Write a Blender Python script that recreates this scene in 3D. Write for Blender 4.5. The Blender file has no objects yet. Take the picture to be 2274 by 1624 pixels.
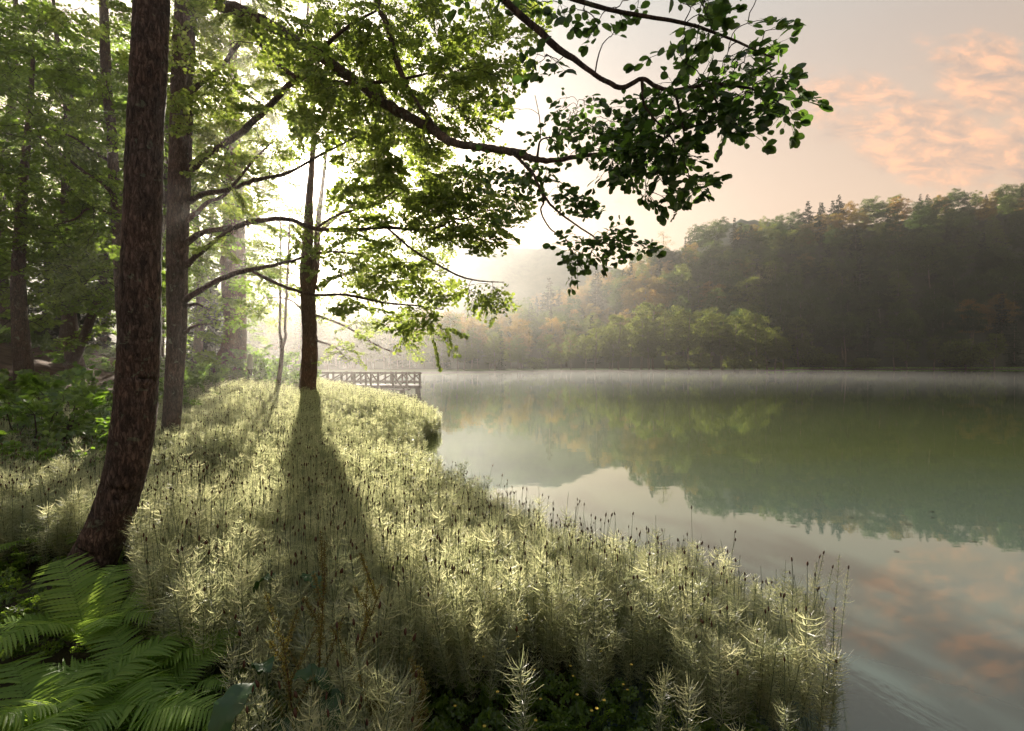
import bpy, math, random
import numpy as np
from mathutils import Vector

R = math.radians
random.seed(7)
rng = np.random.default_rng(7)
S = bpy.context.scene
COL = S.collection

# ------------------------------------------------------------------ camera
F = 1083.0            # focal length in units of a 2274 px wide picture
CX, CY, H = 1137.0, 812.0, 2.3
cam = bpy.data.cameras.new('camera'); camo = bpy.data.objects.new('camera', cam); COL.objects.link(camo)
cam.sensor_width = 36; cam.lens = F / 2274 * 36; cam.clip_end = 9000; cam.clip_start = 0.05
camo.location = (0, 0, H); camo.rotation_euler = (R(90), 0, 0)
S.camera = camo

def P(xd, yd, Y):
    return np.array([(xd - CX) / F * Y, Y, H - (yd - CY) / F * Y])

# ------------------------------------------------------------------ light
SUNDIR = P(683, 383, 1.0) - np.array([0, 0, H]); SUNDIR /= np.linalg.norm(SUNDIR)
SUN_EL = math.asin(SUNDIR[2]); SUN_AZ = math.atan2(SUNDIR[0], SUNDIR[1])
sun = bpy.data.lights.new('sun', 'SUN'); suno = bpy.data.objects.new('sun', sun); COL.objects.link(suno)
sun.energy = 5.0; sun.angle = R(0.6); sun.color = (1.0, 0.90, 0.76)
suno.rotation_euler = Vector(SUNDIR).to_track_quat('Z', 'Y').to_euler()
S.view_settings.view_transform = 'Standard'; S.view_settings.look = 'None'
S.view_settings.gamma = 1; S.view_settings.exposure = 2.0; S.view_settings.use_curve_mapping = False
HAZE = 0.00013; HAZE_G = 0.78

cy = S.cycles
cy.max_bounces = 7; cy.diffuse_bounces = 3; cy.glossy_bounces = 2; cy.transmission_bounces = 4
cy.volume_bounces = 0; cy.transparent_max_bounces = 8; cy.sample_clamp_indirect = 1.5; cy.sample_clamp_direct = 0
cy.use_denoising = True
cy.caustics_reflective = False; cy.caustics_refractive = False

def N(nt, t, **kw):
    n = nt.nodes.new(t)
    for k, v in kw.items():
        if k.startswith('_'):
            setattr(n, k[1:], v)
        else:
            n.inputs[k.replace('__', ' ')].default_value = v
    return n

def mathn(nt, op, a, b=None, clamp=False):
    n = nt.nodes.new('ShaderNodeMath'); n.operation = op; n.use_clamp = clamp
    for i, v in enumerate((a, b)):
        if v is None: continue
        if isinstance(v, (int, float)): n.inputs[i].default_value = v
        else: nt.links.new(v, n.inputs[i])
    return n.outputs[0]

def mixc(nt, fac, a, b, blend='MIX'):
    n = nt.nodes.new('ShaderNodeMix'); n.data_type = 'RGBA'; n.blend_type = blend
    for s, v in ((n.inputs[0], fac), (n.inputs[6], a), (n.inputs[7], b)):
        if isinstance(v, (int, float)): s.default_value = v
        elif isinstance(v, tuple): s.default_value = (*v, 1) if len(v) == 3 else v
        else: nt.links.new(v, s)
    return n.outputs[2]

def ramp(nt, fac, stops, interp='LINEAR'):
    n = nt.nodes.new('ShaderNodeValToRGB'); n.color_ramp.interpolation = interp
    cr = n.color_ramp
    while len(cr.elements) < len(stops): cr.elements.new(0.5)
    for e, (p, c) in zip(cr.elements, stops):
        e.position = p; e.color = (*c, 1) if len(c) == 3 else c
    nt.links.new(fac, n.inputs[0])
    return n.outputs[0]

# ------------------------------------------------------------------ world
W = bpy.data.worlds.new('World'); S.world = W; W.use_nodes = True
nt = W.node_tree; nt.nodes.clear()
tc = nt.nodes.new('ShaderNodeTexCoord'); D = tc.outputs['Generated']
sep = nt.nodes.new('ShaderNodeSeparateXYZ'); nt.links.new(D, sep.inputs[0])
dx, dy, dz = sep.outputs
sky = nt.nodes.new('ShaderNodeTexSky'); sky.sky_type = 'NISHITA'; sky.sun_disc = False
sky.sun_elevation = SUN_EL; sky.sun_rotation = SUN_AZ; sky.dust_density = 4; sky.air_density = 1.2
skyc = mixc(nt, 1.0, sky.outputs[0], (0.1, 0.1, 0.1), 'MULTIPLY')
base = ramp(nt, dz, [(0.0, (.53, .365, .240)), (.12, (.48, .33, .215)), (.24, (.41, .285, .192)), (.36, (.35, .255, .182)), (.48, (.29, .235, .19)),
                     (.66, (.22, .235, .225)), (1.0, (.30, .34, .36))])
dot = nt.nodes.new('ShaderNodeVectorMath'); dot.operation = 'DOT_PRODUCT'
nt.links.new(D, dot.inputs[0]); dot.inputs[1].default_value = tuple(SUNDIR)
dt = dot.outputs['Value']
half = mathn(nt, 'MULTIPLY_ADD', dt, 0.5); half.node.inputs[2].default_value = 0.5
fall = mathn(nt, 'MULTIPLY_ADD', mathn(nt, 'POWER', half, 2.0), 0.30); fall.node.inputs[2].default_value = 0.33
cc = nt.nodes.new('ShaderNodeCombineXYZ')
for i in range(3): nt.links.new(fall, cc.inputs[i])
base = mixc(nt, 1.0, base, cc.outputs[0], 'MULTIPLY')
skyc = mixc(nt, 0.94, skyc, base)
# clouds, laid out by direction of the sky (azimuth tangent, elevation tangent)
u = mathn(nt, 'DIVIDE', dx, mathn(nt, 'MAXIMUM', dy, 0.05)); v = mathn(nt, 'DIVIDE', dz, mathn(nt, 'MAXIMUM', dy, 0.05))
uv = nt.nodes.new('ShaderNodeCombineXYZ'); nt.links.new(u, uv.inputs[0]); nt.links.new(v, uv.inputs[1])
mp = nt.nodes.new('ShaderNodeMapping'); mp.inputs['Rotation'].default_value = (0, 0, R(22)); mp.inputs['Scale'].default_value = (1.0, 2.1, 1)
nt.links.new(uv.outputs[0], mp.inputs[0])
n1 = N(nt, 'ShaderNodeTexNoise', Scale=5.0, Detail=12.0, Roughness=0.68, Distortion=0.15); nt.links.new(mp.outputs[0], n1.inputs['Vector'])
n2 = N(nt, 'ShaderNodeTexNoise', Scale=13.0, Detail=10.0, Roughness=0.65, Distortion=0.4)
mp2 = nt.nodes.new('ShaderNodeMapping'); mp2.inputs['Location'].default_value = (0.025, -0.03, 0); mp2.inputs['Rotation'].default_value = (0, 0, R(22)); mp2.inputs['Scale'].default_value = (1.0, 2.1, 1)
nt.links.new(uv.outputs[0], mp2.inputs[0]); nt.links.new(mp2.outputs[0], n2.inputs['Vector'])
# bank of cloud around u=.82, v=.45, long axis sloping down to the right
def blob(cu, cv, ru, rv, rot):
    c, s = math.cos(R(rot)), math.sin(R(rot))
    a = mathn(nt, 'SUBTRACT', u, cu); b = mathn(nt, 'SUBTRACT', v, cv)
    p = mathn(nt, 'ADD', mathn(nt, 'MULTIPLY', a, c / ru), mathn(nt, 'MULTIPLY', b, s / ru))
    q = mathn(nt, 'ADD', mathn(nt, 'MULTIPLY', a, -s / rv), mathn(nt, 'MULTIPLY', b, c / rv))
    r2 = mathn(nt, 'ADD', mathn(nt, 'MULTIPLY', p, p), mathn(nt, 'MULTIPLY', q, q))
    return mathn(nt, 'SUBTRACT', 1.0, r2, True)
m = mathn(nt, 'MAXIMUM', blob(.84, .47, .36, .125, -22), mathn(nt, 'MAXIMUM', blob(.95, .60, .19, .11, -10), mathn(nt, 'MULTIPLY', blob(.28, .33, .35, .06, -8), .32)))
m = mathn(nt, 'MAXIMUM', m, blob(1.1, .42, .22, .11, -10))
cl = mathn(nt, 'ADD', mathn(nt, 'MULTIPLY', m, 0.42), n1.outputs[0])
cov = ramp(nt, cl, [(0.61, (0, 0, 0)), (0.86, (1, 1, 1))], 'EASE')
cov = mathn(nt, 'MULTIPLY', cov, mathn(nt, 'MULTIPLY', m, 3.0, True))
ccol = ramp(nt, n2.outputs[0], [(.36, (.135, .103, .088)), (.50, (.215, .135, .093)), (.62, (.35, .175, .10))])
skyc = mixc(nt, mathn(nt, 'MULTIPLY', cov, 0.74), skyc, ccol)
# bright air close round the sun
dtm = mathn(nt, 'MAXIMUM', dt, 0.0)
for pw, st, c in ((20, .025, (1, .72, .48)), (160, .30, (1, .80, .56)), (1000, 4.5, (1, .93, .8))):
    k = mathn(nt, 'MULTIPLY', mathn(nt, 'POWER', dtm, float(pw)), st)
    kk = nt.nodes.new('ShaderNodeCombineXYZ')
    for i in range(3): nt.links.new(mathn(nt, 'MULTIPLY', k, c[i]), kk.inputs[i])
    skyc = mixc(nt, 1.0, skyc, kk.outputs[0], 'ADD')
bg = nt.nodes.new('ShaderNodeBackground'); wo = nt.nodes.new('ShaderNodeOutputWorld')
nt.links.new(skyc, bg.inputs[0]); bg.inputs[1].default_value = 1.0; nt.links.new(bg.outputs[0], wo.inputs[0])

# ------------------------------------------------------------------ helpers
def tag(o, label=None, cat=None, group=None, kind=None):
    if label: o['label'] = label
    if cat: o['category'] = cat
    if group: o['group'] = group
    if kind: o['kind'] = kind
    return o

def root(name, loc, label, cat, group=None):
    o = bpy.data.objects.new(name, None); COL.objects.link(o); o.location = tuple(loc)
    return tag(o, label, cat, group)

class MB:
    """collects geometry with numpy, builds one mesh"""
    def __init__(s): s.v = []; s.f = []; s.m = []; s.a = []; s.n = 0; s.sm = []
    def add(s, v, f, mat=0, a=None, smooth=False):
        v = np.asarray(v, float).reshape(-1, 3); f = np.asarray(f, int)
        s.v.append(v); s.f.append(f + s.n); s.n += len(v)
        s.m.append(np.full(len(f), mat)); s.sm.append(np.full(len(f), smooth))
        s.a.append(np.zeros(len(v)) if a is None else np.asarray(a, float))
    def mesh(s, name, mats):
        me = bpy.data.meshes.new(name)
        V = np.concatenate(s.v); me.vertices.add(len(V)); me.vertices.foreach_set('co', V.astype(np.float32).ravel())
        lt = np.concatenate([np.full(len(f), f.shape[1]) for f in s.f])
        lv = np.concatenate([f.ravel() for f in s.f])
        me.loops.add(len(lv)); me.loops.foreach_set('vertex_index', lv.astype(np.int32))
        me.polygons.add(len(lt)); ls = np.concatenate([[0], np.cumsum(lt)[:-1]])
        me.polygons.foreach_set('loop_start', ls.astype(np.int32)); me.polygons.foreach_set('loop_total', lt.astype(np.int32))
        me.polygons.foreach_set('material_index', np.concatenate(s.m).astype(np.int32))
        me.polygons.foreach_set('use_smooth', np.concatenate(s.sm))
        at = me.attributes.new('var', 'FLOAT', 'POINT'); at.data.foreach_set('value', np.concatenate(s.a).astype(np.float32))
        for m in (mats if isinstance(mats, (list, tuple)) else [mats]): me.materials.append(m)
        me.update(calc_edges=True); me.validate()
        return me
    def build(s, name, mats, parent=None, origin=None):
        if origin is not None:
            o_ = np.asarray(origin, float); s.v = [x - o_ for x in s.v]
        me = s.mesh(name, mats)
        o = bpy.data.objects.new(name, me); COL.objects.link(o)
        if parent is not None: o.parent = parent
        elif origin is not None: o.location = tuple(origin)
        return o

def copy_tree(o, loc, rz=0.0, sc=1.0, label=None):
    c = o.copy(); COL.objects.link(c); c.location = tuple(loc); c.rotation_euler = (0, 0, rz); c.scale = (sc,) * 3 if not hasattr(sc, '__len__') else tuple(sc)
    if label: c['label'] = label
    for ch in o.children:
        d = ch.copy(); COL.objects.link(d); d.parent = c
    return c

def smoothpath(pts, n):
    """Catmull-Rom through rows of pts (any width), n samples per span"""
    p = np.asarray(pts, float); q = np.vstack([2 * p[0] - p[1], p, 2 * p[-1] - p[-2]])
    out = []
    for i in range(1, len(q) - 2):
        t = np.linspace(0, 1, n, endpoint=False)[:, None]
        a, b, c, d = q[i - 1], q[i], q[i + 1], q[i + 2]
        out.append(.5 * ((2 * b) + (-a + c) * t + (2 * a - 5 * b + 4 * c - d) * t ** 2 + (-a + 3 * b - 3 * c + d) * t ** 3))
    out.append(p[-1:]); return np.vstack(out)

def tube(mb, pts, rad, seg=8, mat=0, rough=0.0, seed=0, cap=True, smooth=True):
    p = np.asarray(pts, float); n = len(p); rad = np.broadcast_to(np.asarray(rad, float), (n,))
    t = np.gradient(p, axis=0); t /= np.linalg.norm(t, axis=1)[:, None] + 1e-9
    up = np.array([0.13, 0.97, 0.2]) if abs(t[0][1]) < .8 else np.array([1., 0, 0.1])
    a = np.zeros_like(p); cur = up
    for i in range(n):
        cur = cur - t[i] * (cur @ t[i]); cur /= np.linalg.norm(cur) + 1e-9; a[i] = cur
    b = np.cross(t, a)
    th = np.linspace(0, 2 * np.pi, seg, endpoint=False)
    rr = np.repeat(rad[:, None], seg, 1)
    if rough:
        L = np.concatenate([[0], np.cumsum(np.linalg.norm(np.diff(p, axis=0), axis=1))])[:, None]
        T = th[None, :]
        k = np.zeros_like(rr); r_ = np.random.default_rng(seed)
        for j in range(9):
            f1 = r_.integers(2, 7); f2 = r_.uniform(.3, 2.2) / max(rad.max(), .05) * .2; ph = r_.uniform(0, 6.28, 2)
            sg = 1 if r_.random() < .5 else -1; k += .8 * np.sin(T * f1 + sg * L * f2 * 1.6 + ph[0]) / (1 + .35 * f1)
        for j in range(8):
            f1 = r_.integers(6, 19); f2 = r_.uniform(3, 14); ph = r_.uniform(0, 6.28, 2)
            sg = 1 if r_.random() < .5 else -1; k += .30 * np.sin(T * f1 + sg * L * f2 * .8 + ph[0] + np.sin(L * 1.7 + ph[1]))
        rr = rr * (1 + rough * k)
    V = p[:, None, :] + rr[..., None] * (np.cos(th)[None, :, None] * a[:, None, :] + np.sin(th)[None, :, None] * b[:, None, :])
    V = V.reshape(-1, 3)
    i = np.arange(n - 1)[:, None] * seg; j = np.arange(seg)[None, :]; j2 = (j + 1) % seg
    f = np.stack([i + j, i + j2, i + seg + j2, i + seg + j], -1).reshape(-1, 4)
    mb.add(V, f, mat, smooth=smooth)
    if cap:
        mb.add(V[-seg:], np.arange(seg)[None, :], mat); mb.add(V[:seg], np.arange(seg)[::-1][None, :], mat)

def box(mb, c, half, rot=None, mat=0):
    s = np.array([[x, y, z] for x in (-1, 1) for y in (-1, 1) for z in (-1, 1)], float) * np.asarray(half)
    if rot is not None: s = s @ rot.T
    f = [[0, 1, 3, 2], [4, 6, 7, 5], [0, 4, 5, 1], [2, 3, 7, 6], [0, 2, 6, 4], [1, 5, 7, 3]]
    mb.add(s + np.asarray(c), f, mat)

def beam(mb, a, b, w, h, mat=0):
    a = np.asarray(a, float); b = np.asarray(b, float); d = b - a; L = np.linalg.norm(d); d /= L
    s = np.cross(d, [0, 0, 1.0]); s = s / np.linalg.norm(s) if np.linalg.norm(s) > 1e-3 else np.array([1., 0, 0]); u_ = np.cross(s, d)
    box(mb, (a + b) / 2, (L / 2, w / 2, h / 2), np.stack([d, s, u_], 1), mat)

# leaf templates: x along leaf, y across, z up ; returns verts, faces
LEAF_NEAR = (np.array([[0, 0, 0], [.12, .17, .05], [.38, .35, .09], [.68, .37, .08], [.92, .19, .03], [1, 0, -.04],
                       [.12, -.17, .05], [.38, -.35, .09], [.68, -.37, .08], [.92, -.19, .03], [.35, 0, 0], [.68, 0, 0]]),
             np.array([[0, 1, 2, 10], [10, 2, 3, 11], [11, 3, 4, 5], [0, 10, 7, 6], [10, 11, 8, 7], [11, 5, 9, 8]]))
LEAF_MID = (np.array([[0, 0, 0], [.35, .40, .07], [.8, .34, .05], [1, 0, -.03], [.8, -.34, .05], [.35, -.40, .07]]),
            np.array([[0, 1, 2, 3], [0, 3, 4, 5]]))
LEAF_FAR = (np.array([[0, 0, 0], [.5, .42, .05], [1, 0, 0], [.5, -.42, .05]]), np.array([[0, 1, 2, 3]]))

def frames(d, nrm):
    d = d / (np.linalg.norm(d, axis=1)[:, None] + 1e-9)
    s = np.cross(nrm, d); s /= np.linalg.norm(s, axis=1)[:, None] + 1e-9
    n = np.cross(d, s); return d, s, n

def leaves(mb, pos, d, nrm, size, tmpl, mat=0, r=None):
    r = r or rng
    d, s, n = frames(d, nrm); v, f = tmpl
    size = np.broadcast_to(size, (len(pos),))
    V = pos[:, None] + size[:, None, None] * (v[None, :, 0:1] * d[:, None] + v[None, :, 1:2] * s[:, None] + v[None, :, 2:3] * n[:, None])
    Fc = f[None] + (np.arange(len(pos)) * len(v))[:, None, None]
    a = np.repeat(r.random(len(pos)), len(v))
    mb.add(V.reshape(-1, 3), Fc.reshape(-1, f.shape[1]), mat, a)

def spray_template(seed, leaf, nleaf_side=7, sides=7, droop=.12):
    """a flat leafy twig of unit length along +x: returns twigs (list of polylines) and leaf pos/dir/normal"""
    r = np.random.default_rng(seed); tw = []; pos = []; dr = []
    main = np.array([[t, .04 * math.sin(5 * t + seed), -droop * t * t + .02 * r.normal()] for t in np.linspace(0, 1, 7)])
    tw.append(main)
    for k in range(sides):
        t = .12 + .82 * (k + r.uniform(-.3, .3)) / sides; i = t * 6; i0 = int(min(5, i)); b = main[i0] + (main[i0 + 1] - main[i0]) * (i - i0)
        for sd in (-1, 1):
            if r.random() < .12: continue
            L = (.58 - .38 * t) * r.uniform(.6, 1.2); an = R(r.uniform(35, 65)) * sd
            dd = np.array([math.cos(an), math.sin(an), r.uniform(-.25, .15)])
            q = b + dd * L * np.linspace(0, 1, 4)[:, None]; q[:, 2] -= droop * np.linspace(0, 1, 4) ** 2 * L; q[1:] += r.normal(0, .01, (3, 3))
            tw.append(q)
            for j in range(nleaf_side):
                s_ = (j + .8) / nleaf_side; ii = s_ * 3; i1 = int(min(2, ii)); pp = q[i1] + (q[i1 + 1] - q[i1]) * (ii - i1)
                a2 = an + r.uniform(.3, 1.2) * (1 if j % 2 else -1)
                pos.append(pp); dr.append([math.cos(a2), math.sin(a2), r.uniform(-.5, .25)])
    for j in range(6):
        pos.append(main[-1] + r.normal(0, .03, 3)); a2 = r.uniform(-1.2, 1.2); dr.append([math.cos(a2), math.sin(a2), r.uniform(-.4, .3)])
    pos = np.array(pos); dr = np.array(dr); nr = np.array([0, 0, 1.]) + r.normal(0, .6, pos.shape)
    return tw, pos, dr, nr

SPR = [spray_template(100 + i, 1) for i in range(5)]
SPRL = [spray_template(200 + i, 1, nleaf_side=5, sides=5) for i in range(5)]

def put_sprays(mbL, mbT, P0, D0, L0, leaf, tmpl, r, sprs=SPR, tw_r=.006, roll=.5, matL=0, matT=0, twigs=True, droopdir=0.0):
    for p, d, L in zip(P0, D0, L0):
        tw, pos, dr, nr = sprs[r.integers(len(sprs))]
        d = d / np.linalg.norm(d); up = np.array([0, 0, 1.]) + r.normal(0, roll, 3)
        s = np.cross(up, d); s /= np.linalg.norm(s) + 1e-9; n = np.cross(d, s); M = np.stack([d, s, n])
        if twigs:
            for i, q in enumerate(tw):
                if i and twigs == 'main': break
                tube(mbT, p + L * (q @ M), np.linspace(tw_r * (1.6 if i == 0 else .8), tw_r * .35, len(q)), 3, matT, cap=False)
        leaves(mbL, p + L * (pos @ M), dr @ M, nr @ M, leaf * r.uniform(.55, 1.25, len(pos)), tmpl, matL, r)

# ------------------------------------------------------------------ materials
def newmat(name):
    m = bpy.data.materials.new(name); m.use_nodes = True; nt = m.node_tree; nt.nodes.clear()
    o = nt.nodes.new('ShaderNodeOutputMaterial'); return m, nt, o

def leafmat(name, c1, c2, trans=.45, tcol=None, gloss=.06, objvar=0.0, c3=None, tmul=1.6):
    m, nt, o = newmat(name)
    at = nt.nodes.new('ShaderNodeAttribute'); at.attribute_name = 'var'
    col = mixc(nt, at.outputs['Fac'], c1, c2)
    if objvar:
        oi = nt.nodes.new('ShaderNodeObjectInfo')
        col = mixc(nt, mathn(nt, 'MULTIPLY', oi.outputs['Random'], objvar), col, c3 or c2)
    df = nt.nodes.new('ShaderNodeBsdfDiffuse'); tr = nt.nodes.new('ShaderNodeBsdfTranslucent')
    nt.links.new(col, df.inputs[0])
    tc_ = mixc(nt, 1.0, col, tcol or (tmul, tmul * .98, tmul * .5), 'MULTIPLY'); nt.links.new(tc_, tr.inputs[0])
    mx = nt.nodes.new('ShaderNodeMixShader'); mx.inputs[0].default_value = trans
    nt.links.new(df.outputs[0], mx.inputs[1]); nt.links.new(tr.outputs[0], mx.inputs[2])
    out = mx.outputs[0]
    if gloss:
        gl = nt.nodes.new('ShaderNodeBsdfGlossy'); gl.inputs['Roughness'].default_value = .38
        m2 = nt.nodes.new('ShaderNodeMixShader'); m2.inputs[0].default_value = gloss
        nt.links.new(out, m2.inputs[1]); nt.links.new(gl.outputs[0], m2.inputs[2]); out = m2.outputs[0]
    nt.links.new(out, o.inputs[0]); return m

def barkmat(name, c1, c2, lichen=None, scale=1.0, bump=.6, rough=.9):
    m, nt, o = newmat(name)
    t = nt.nodes.new('ShaderNodeTexCoord'); mp = nt.nodes.new('ShaderNodeMapping'); mp.inputs['Scale'].default_value = (1, 1, .28)
    nt.links.new(t.outputs['Object'], mp.inputs[0])
    a = N(nt, 'ShaderNodeTexNoise', Scale=26.0 * scale, Detail=8.0, Roughness=.7, Distortion=.6); nt.links.new(mp.outputs[0], a.inputs['Vector'])
    vv = N(nt, 'ShaderNodeTexVoronoi', Scale=30.0 * scale, _feature='DISTANCE_TO_EDGE', Randomness=1.0)
    nz = nt.nodes.new('ShaderNodeMix'); nz.data_type = 'RGBA'; nz.blend_type = 'LINEAR_LIGHT'; nz.inputs[0].default_value = .06
    nt.links.new(mp.outputs[0], nz.inputs[6]); nt.links.new(a.outputs['Color'], nz.inputs[7]); nt.links.new(nz.outputs[2], vv.inputs['Vector'])
    crack = ramp(nt, vv.outputs['Distance'], [(0, (0, 0, 0)), (.16, (1, 1, 1))])
    b = N(nt, 'ShaderNodeTexNoise', Scale=3.0 * scale, Detail=5.0, Roughness=.6); nt.links.new(t.outputs['Object'], b.inputs['Vector'])
    col = mixc(nt, ramp(nt, a.outputs[0], [(.35, (0, 0, 0)), (.68, (1, 1, 1))]), c1, c2)
    col = mixc(nt, ramp(nt, b.outputs[0], [(.35, (0, 0, 0)), (.65, (1, 1, 1))]), col, mixc(nt, 1.0, col, (1.5, 1.25, 1.1), 'MULTIPLY'))
    col = mixc(nt, crack, mixc(nt, 1.0, col, (.45, .42, .4), 'MULTIPLY'), col)
    if lichen:
        l1 = N(nt, 'ShaderNodeTexNoise', Scale=9.0 * scale, Detail=6.0, Roughness=.65, Distortion=.5); nt.links.new(t.outputs['Object'], l1.inputs['Vector'])
        l2 = N(nt, 'ShaderNodeTexNoise', Scale=1.3 * scale, Detail=2.0); nt.links.new(t.outputs['Object'], l2.inputs['Vector'])
        k = ramp(nt, mathn(nt, 'ADD', l1.outputs[0], mathn(nt, 'MULTIPLY', l2.outputs[0], .35)), [(.79, (0, 0, 0)), (.83, (1, 1, 1))])
        col = mixc(nt, mathn(nt, 'MULTIPLY', k, .75), col, lichen)
    pb = nt.nodes.new('ShaderNodeBsdfPrincipled'); pb.inputs['Roughness'].default_value = rough; nt.links.new(col, pb.inputs[0])
    pb.inputs['Specular IOR Level'].default_value = .3
    hgt = mathn(nt, 'ADD', mathn(nt, 'MULTIPLY', crack, .6), a.outputs[0])
    bp = nt.nodes.new('ShaderNodeBump'); bp.inputs['Strength'].default_value = bump; bp.inputs['Distance'].default_value = .02 / scale
    nt.links.new(hgt, bp.inputs['Height']); nt.links.new(bp.outputs[0], pb.inputs['Normal'])
    nt.links.new(pb.outputs[0], o.inputs[0]); return m

def groundmat(name, stops, scale=1.2, bump=.6, sc2=14.0):
    m, nt, o = newmat(name)
    t = nt.nodes.new('ShaderNodeTexCoord')
    a = N(nt, 'ShaderNodeTexNoise', Scale=scale, Detail=9.0, Roughness=.65); nt.links.new(t.outputs['Object'], a.inputs['Vector'])
    b = N(nt, 'ShaderNodeTexNoise', Scale=sc2, Detail=8.0, Roughness=.75); nt.links.new(t.outputs['Object'], b.inputs['Vector'])
    f = mathn(nt, 'ADD', mathn(nt, 'MULTIPLY', a.outputs[0], .6), mathn(nt, 'MULTIPLY', b.outputs[0], .4))
    col = ramp(nt, f, stops)
    pb = nt.nodes.new('ShaderNodeBsdfPrincipled'); pb.inputs['Roughness'].default_value = .95; nt.links.new(col, pb.inputs[0])
    pb.inputs['Specular IOR Level'].default_value = .15
    bp = nt.nodes.new('ShaderNodeBump'); bp.inputs['Strength'].default_value = bump; bp.inputs['Distance'].default_value = .08
    nt.links.new(b.outputs[0], bp.inputs['Height']); nt.links.new(bp.outputs[0], pb.inputs['Normal'])
    nt.links.new(pb.outputs[0], o.inputs[0]); return m

M = {}
M['bark_dark'] = barkmat('bark_dark', (.034, .025, .022), (.17, .125, .105), (.17, .18, .12), 1.0, .9)
M['bark'] = barkmat('bark', (.04, .03, .025), (.17, .13, .105), (.22, .23, .16), .9, .8)
M['bark_brown'] = barkmat('bark_brown', (.07, .046, .034), (.24, .16, .115), (.26, .25, .16), .7, .8)
M['twig'] = barkmat('twig_bark', (.018, .013, .011), (.06, .045, .038), None, 3.0, .3)
M['far_bark'] = barkmat('far_bark', (.10, .085, .07), (.22, .19, .16), None, .2, .2)
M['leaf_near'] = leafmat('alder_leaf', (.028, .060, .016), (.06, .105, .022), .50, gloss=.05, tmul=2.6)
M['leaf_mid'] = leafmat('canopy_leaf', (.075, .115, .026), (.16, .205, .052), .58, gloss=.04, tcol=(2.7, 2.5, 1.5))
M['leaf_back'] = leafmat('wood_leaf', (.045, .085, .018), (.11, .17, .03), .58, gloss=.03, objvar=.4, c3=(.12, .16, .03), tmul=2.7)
M['leaf_bush'] = leafmat('bush_leaf', (.05, .10, .015), (.12, .20, .03), .50, gloss=.05, tmul=2.4)
M['fern'] = leafmat('fern_frond', (.14, .22, .05), (.24, .33, .09), .50, gloss=.01, objvar=.5, c3=(.09, .16, .04), tmul=2.4)
M['horsetail'] = leafmat('horsetail', (.175, .205, .125), (.37, .385, .27), .72, gloss=.07, objvar=.45, c3=(.10, .14, .07), tcol=(2.6, 2.35, 1.9))
M['hstem'] = leafmat('horsetail_stem', (.055, .085, .035), (.09, .12, .05), .15, gloss=.08, tmul=1.5)
M['hcone'] = leafmat('horsetail_cone', (.07, .030, .018), (.13, .055, .025), .15, gloss=.03, tmul=1.2)
M['broad'] = leafmat('broad_leaf', (.05, .10, .04), (.08, .15, .05), .40, gloss=.03, tmul=2.2)
M['dock'] = leafmat('dock_flower', (.10, .10, .03), (.20, .16, .045), .35, gloss=.03, tmul=1.6)
M['wildflower'] = leafmat('yellow_petal', (.45, .32, .04), (.6, .42, .08), .3, gloss=.03, tmul=1.2)
OR = (.17, .10, .045)
M['beech'] = leafmat('hill_leaf_olive', (.020, .035, .014), (.062, .078, .028), .58, gloss=0, objvar=.9, c3=(.018, .032, .014), tmul=2.6)
M['beech_or'] = leafmat('hill_leaf_russet', (.09, .058, .028), (.19, .115, .050), .55, gloss=0, objvar=.6, c3=(.07, .07, .03), tmul=2.4)
M['alder'] = leafmat('shore_leaf', (.030, .042, .016), (.095, .105, .036), .58, gloss=0, objvar=.5, c3=(.045, .055, .024), tmul=2.8)
M['conifer'] = leafmat('conifer_needle', (.018, .032, .018), (.035, .05, .026), .12, gloss=0, objvar=.5, c3=(.03, .04, .02), tmul=1.2)
M['pale'] = leafmat('dead_twigs', (.22, .19, .11), (.3, .26, .15), .3, gloss=0)
M['ground'] = groundmat('bank_soil', [(.35, (.020, .016, .010)), (.5, (.045, .035, .020)), (.65, (.06, .065, .025))])
M['litter'] = groundmat('leaf_litter', [(.36, (.035, .020, .013)), (.5, (.12, .07, .045)), (.64, (.22, .14, .095))], 2.0, 1.0, 22.0)
M['hill'] = groundmat('hill_soil', [(.3, (.020, .022, .012)), (.6, (.045, .045, .022))], .05, .3, .6)
M['mount'] = groundmat('mountain_wood', [(.35, (.018, .030, .020)), (.5, (.05, .065, .035)), (.65, (.08, .085, .05))], .02, 1.0, .16)
M['shore'] = groundmat('shore_grass', [(.35, (.05, .07, .02)), (.6, (.12, .15, .04))], .2, .3, 2.0)
M['mud'] = groundmat('shore_mud', [(.35, (.06, .045, .035)), (.6, (.14, .11, .085))], .2, .3, 2.0)

def woodmat():
    m, nt, o = newmat('pier_wood')
    t = nt.nodes.new('ShaderNodeTexCoord'); a = N(nt, 'ShaderNodeTexNoise', Scale=7.0, Detail=8.0, Roughness=.7)
    mp = nt.nodes.new('ShaderNodeMapping'); mp.inputs['Scale'].default_value = (.35, 2, 2); nt.links.new(t.outputs['Object'], mp.inputs[0]); nt.links.new(mp.outputs[0], a.inputs['Vector'])
    col = ramp(nt, a.outputs[0], [(.3, (.035, .022, .015)), (.55, (.085, .058, .042)), (.7, (.15, .11, .08))])
    pb = nt.nodes.new('ShaderNodeBsdfPrincipled'); pb.inputs['Roughness'].default_value = .8; nt.links.new(col, pb.inputs[0])
    bp = nt.nodes.new('ShaderNodeBump'); bp.inputs['Strength'].default_value = .4; bp.inputs['Distance'].default_value = .02
    nt.links.new(a.outputs[0], bp.inputs['Height']); nt.links.new(bp.outputs[0], pb.inputs['Normal']); nt.links.new(pb.outputs[0], o.inputs[0]); return m
M['wood'] = woodmat()

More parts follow.
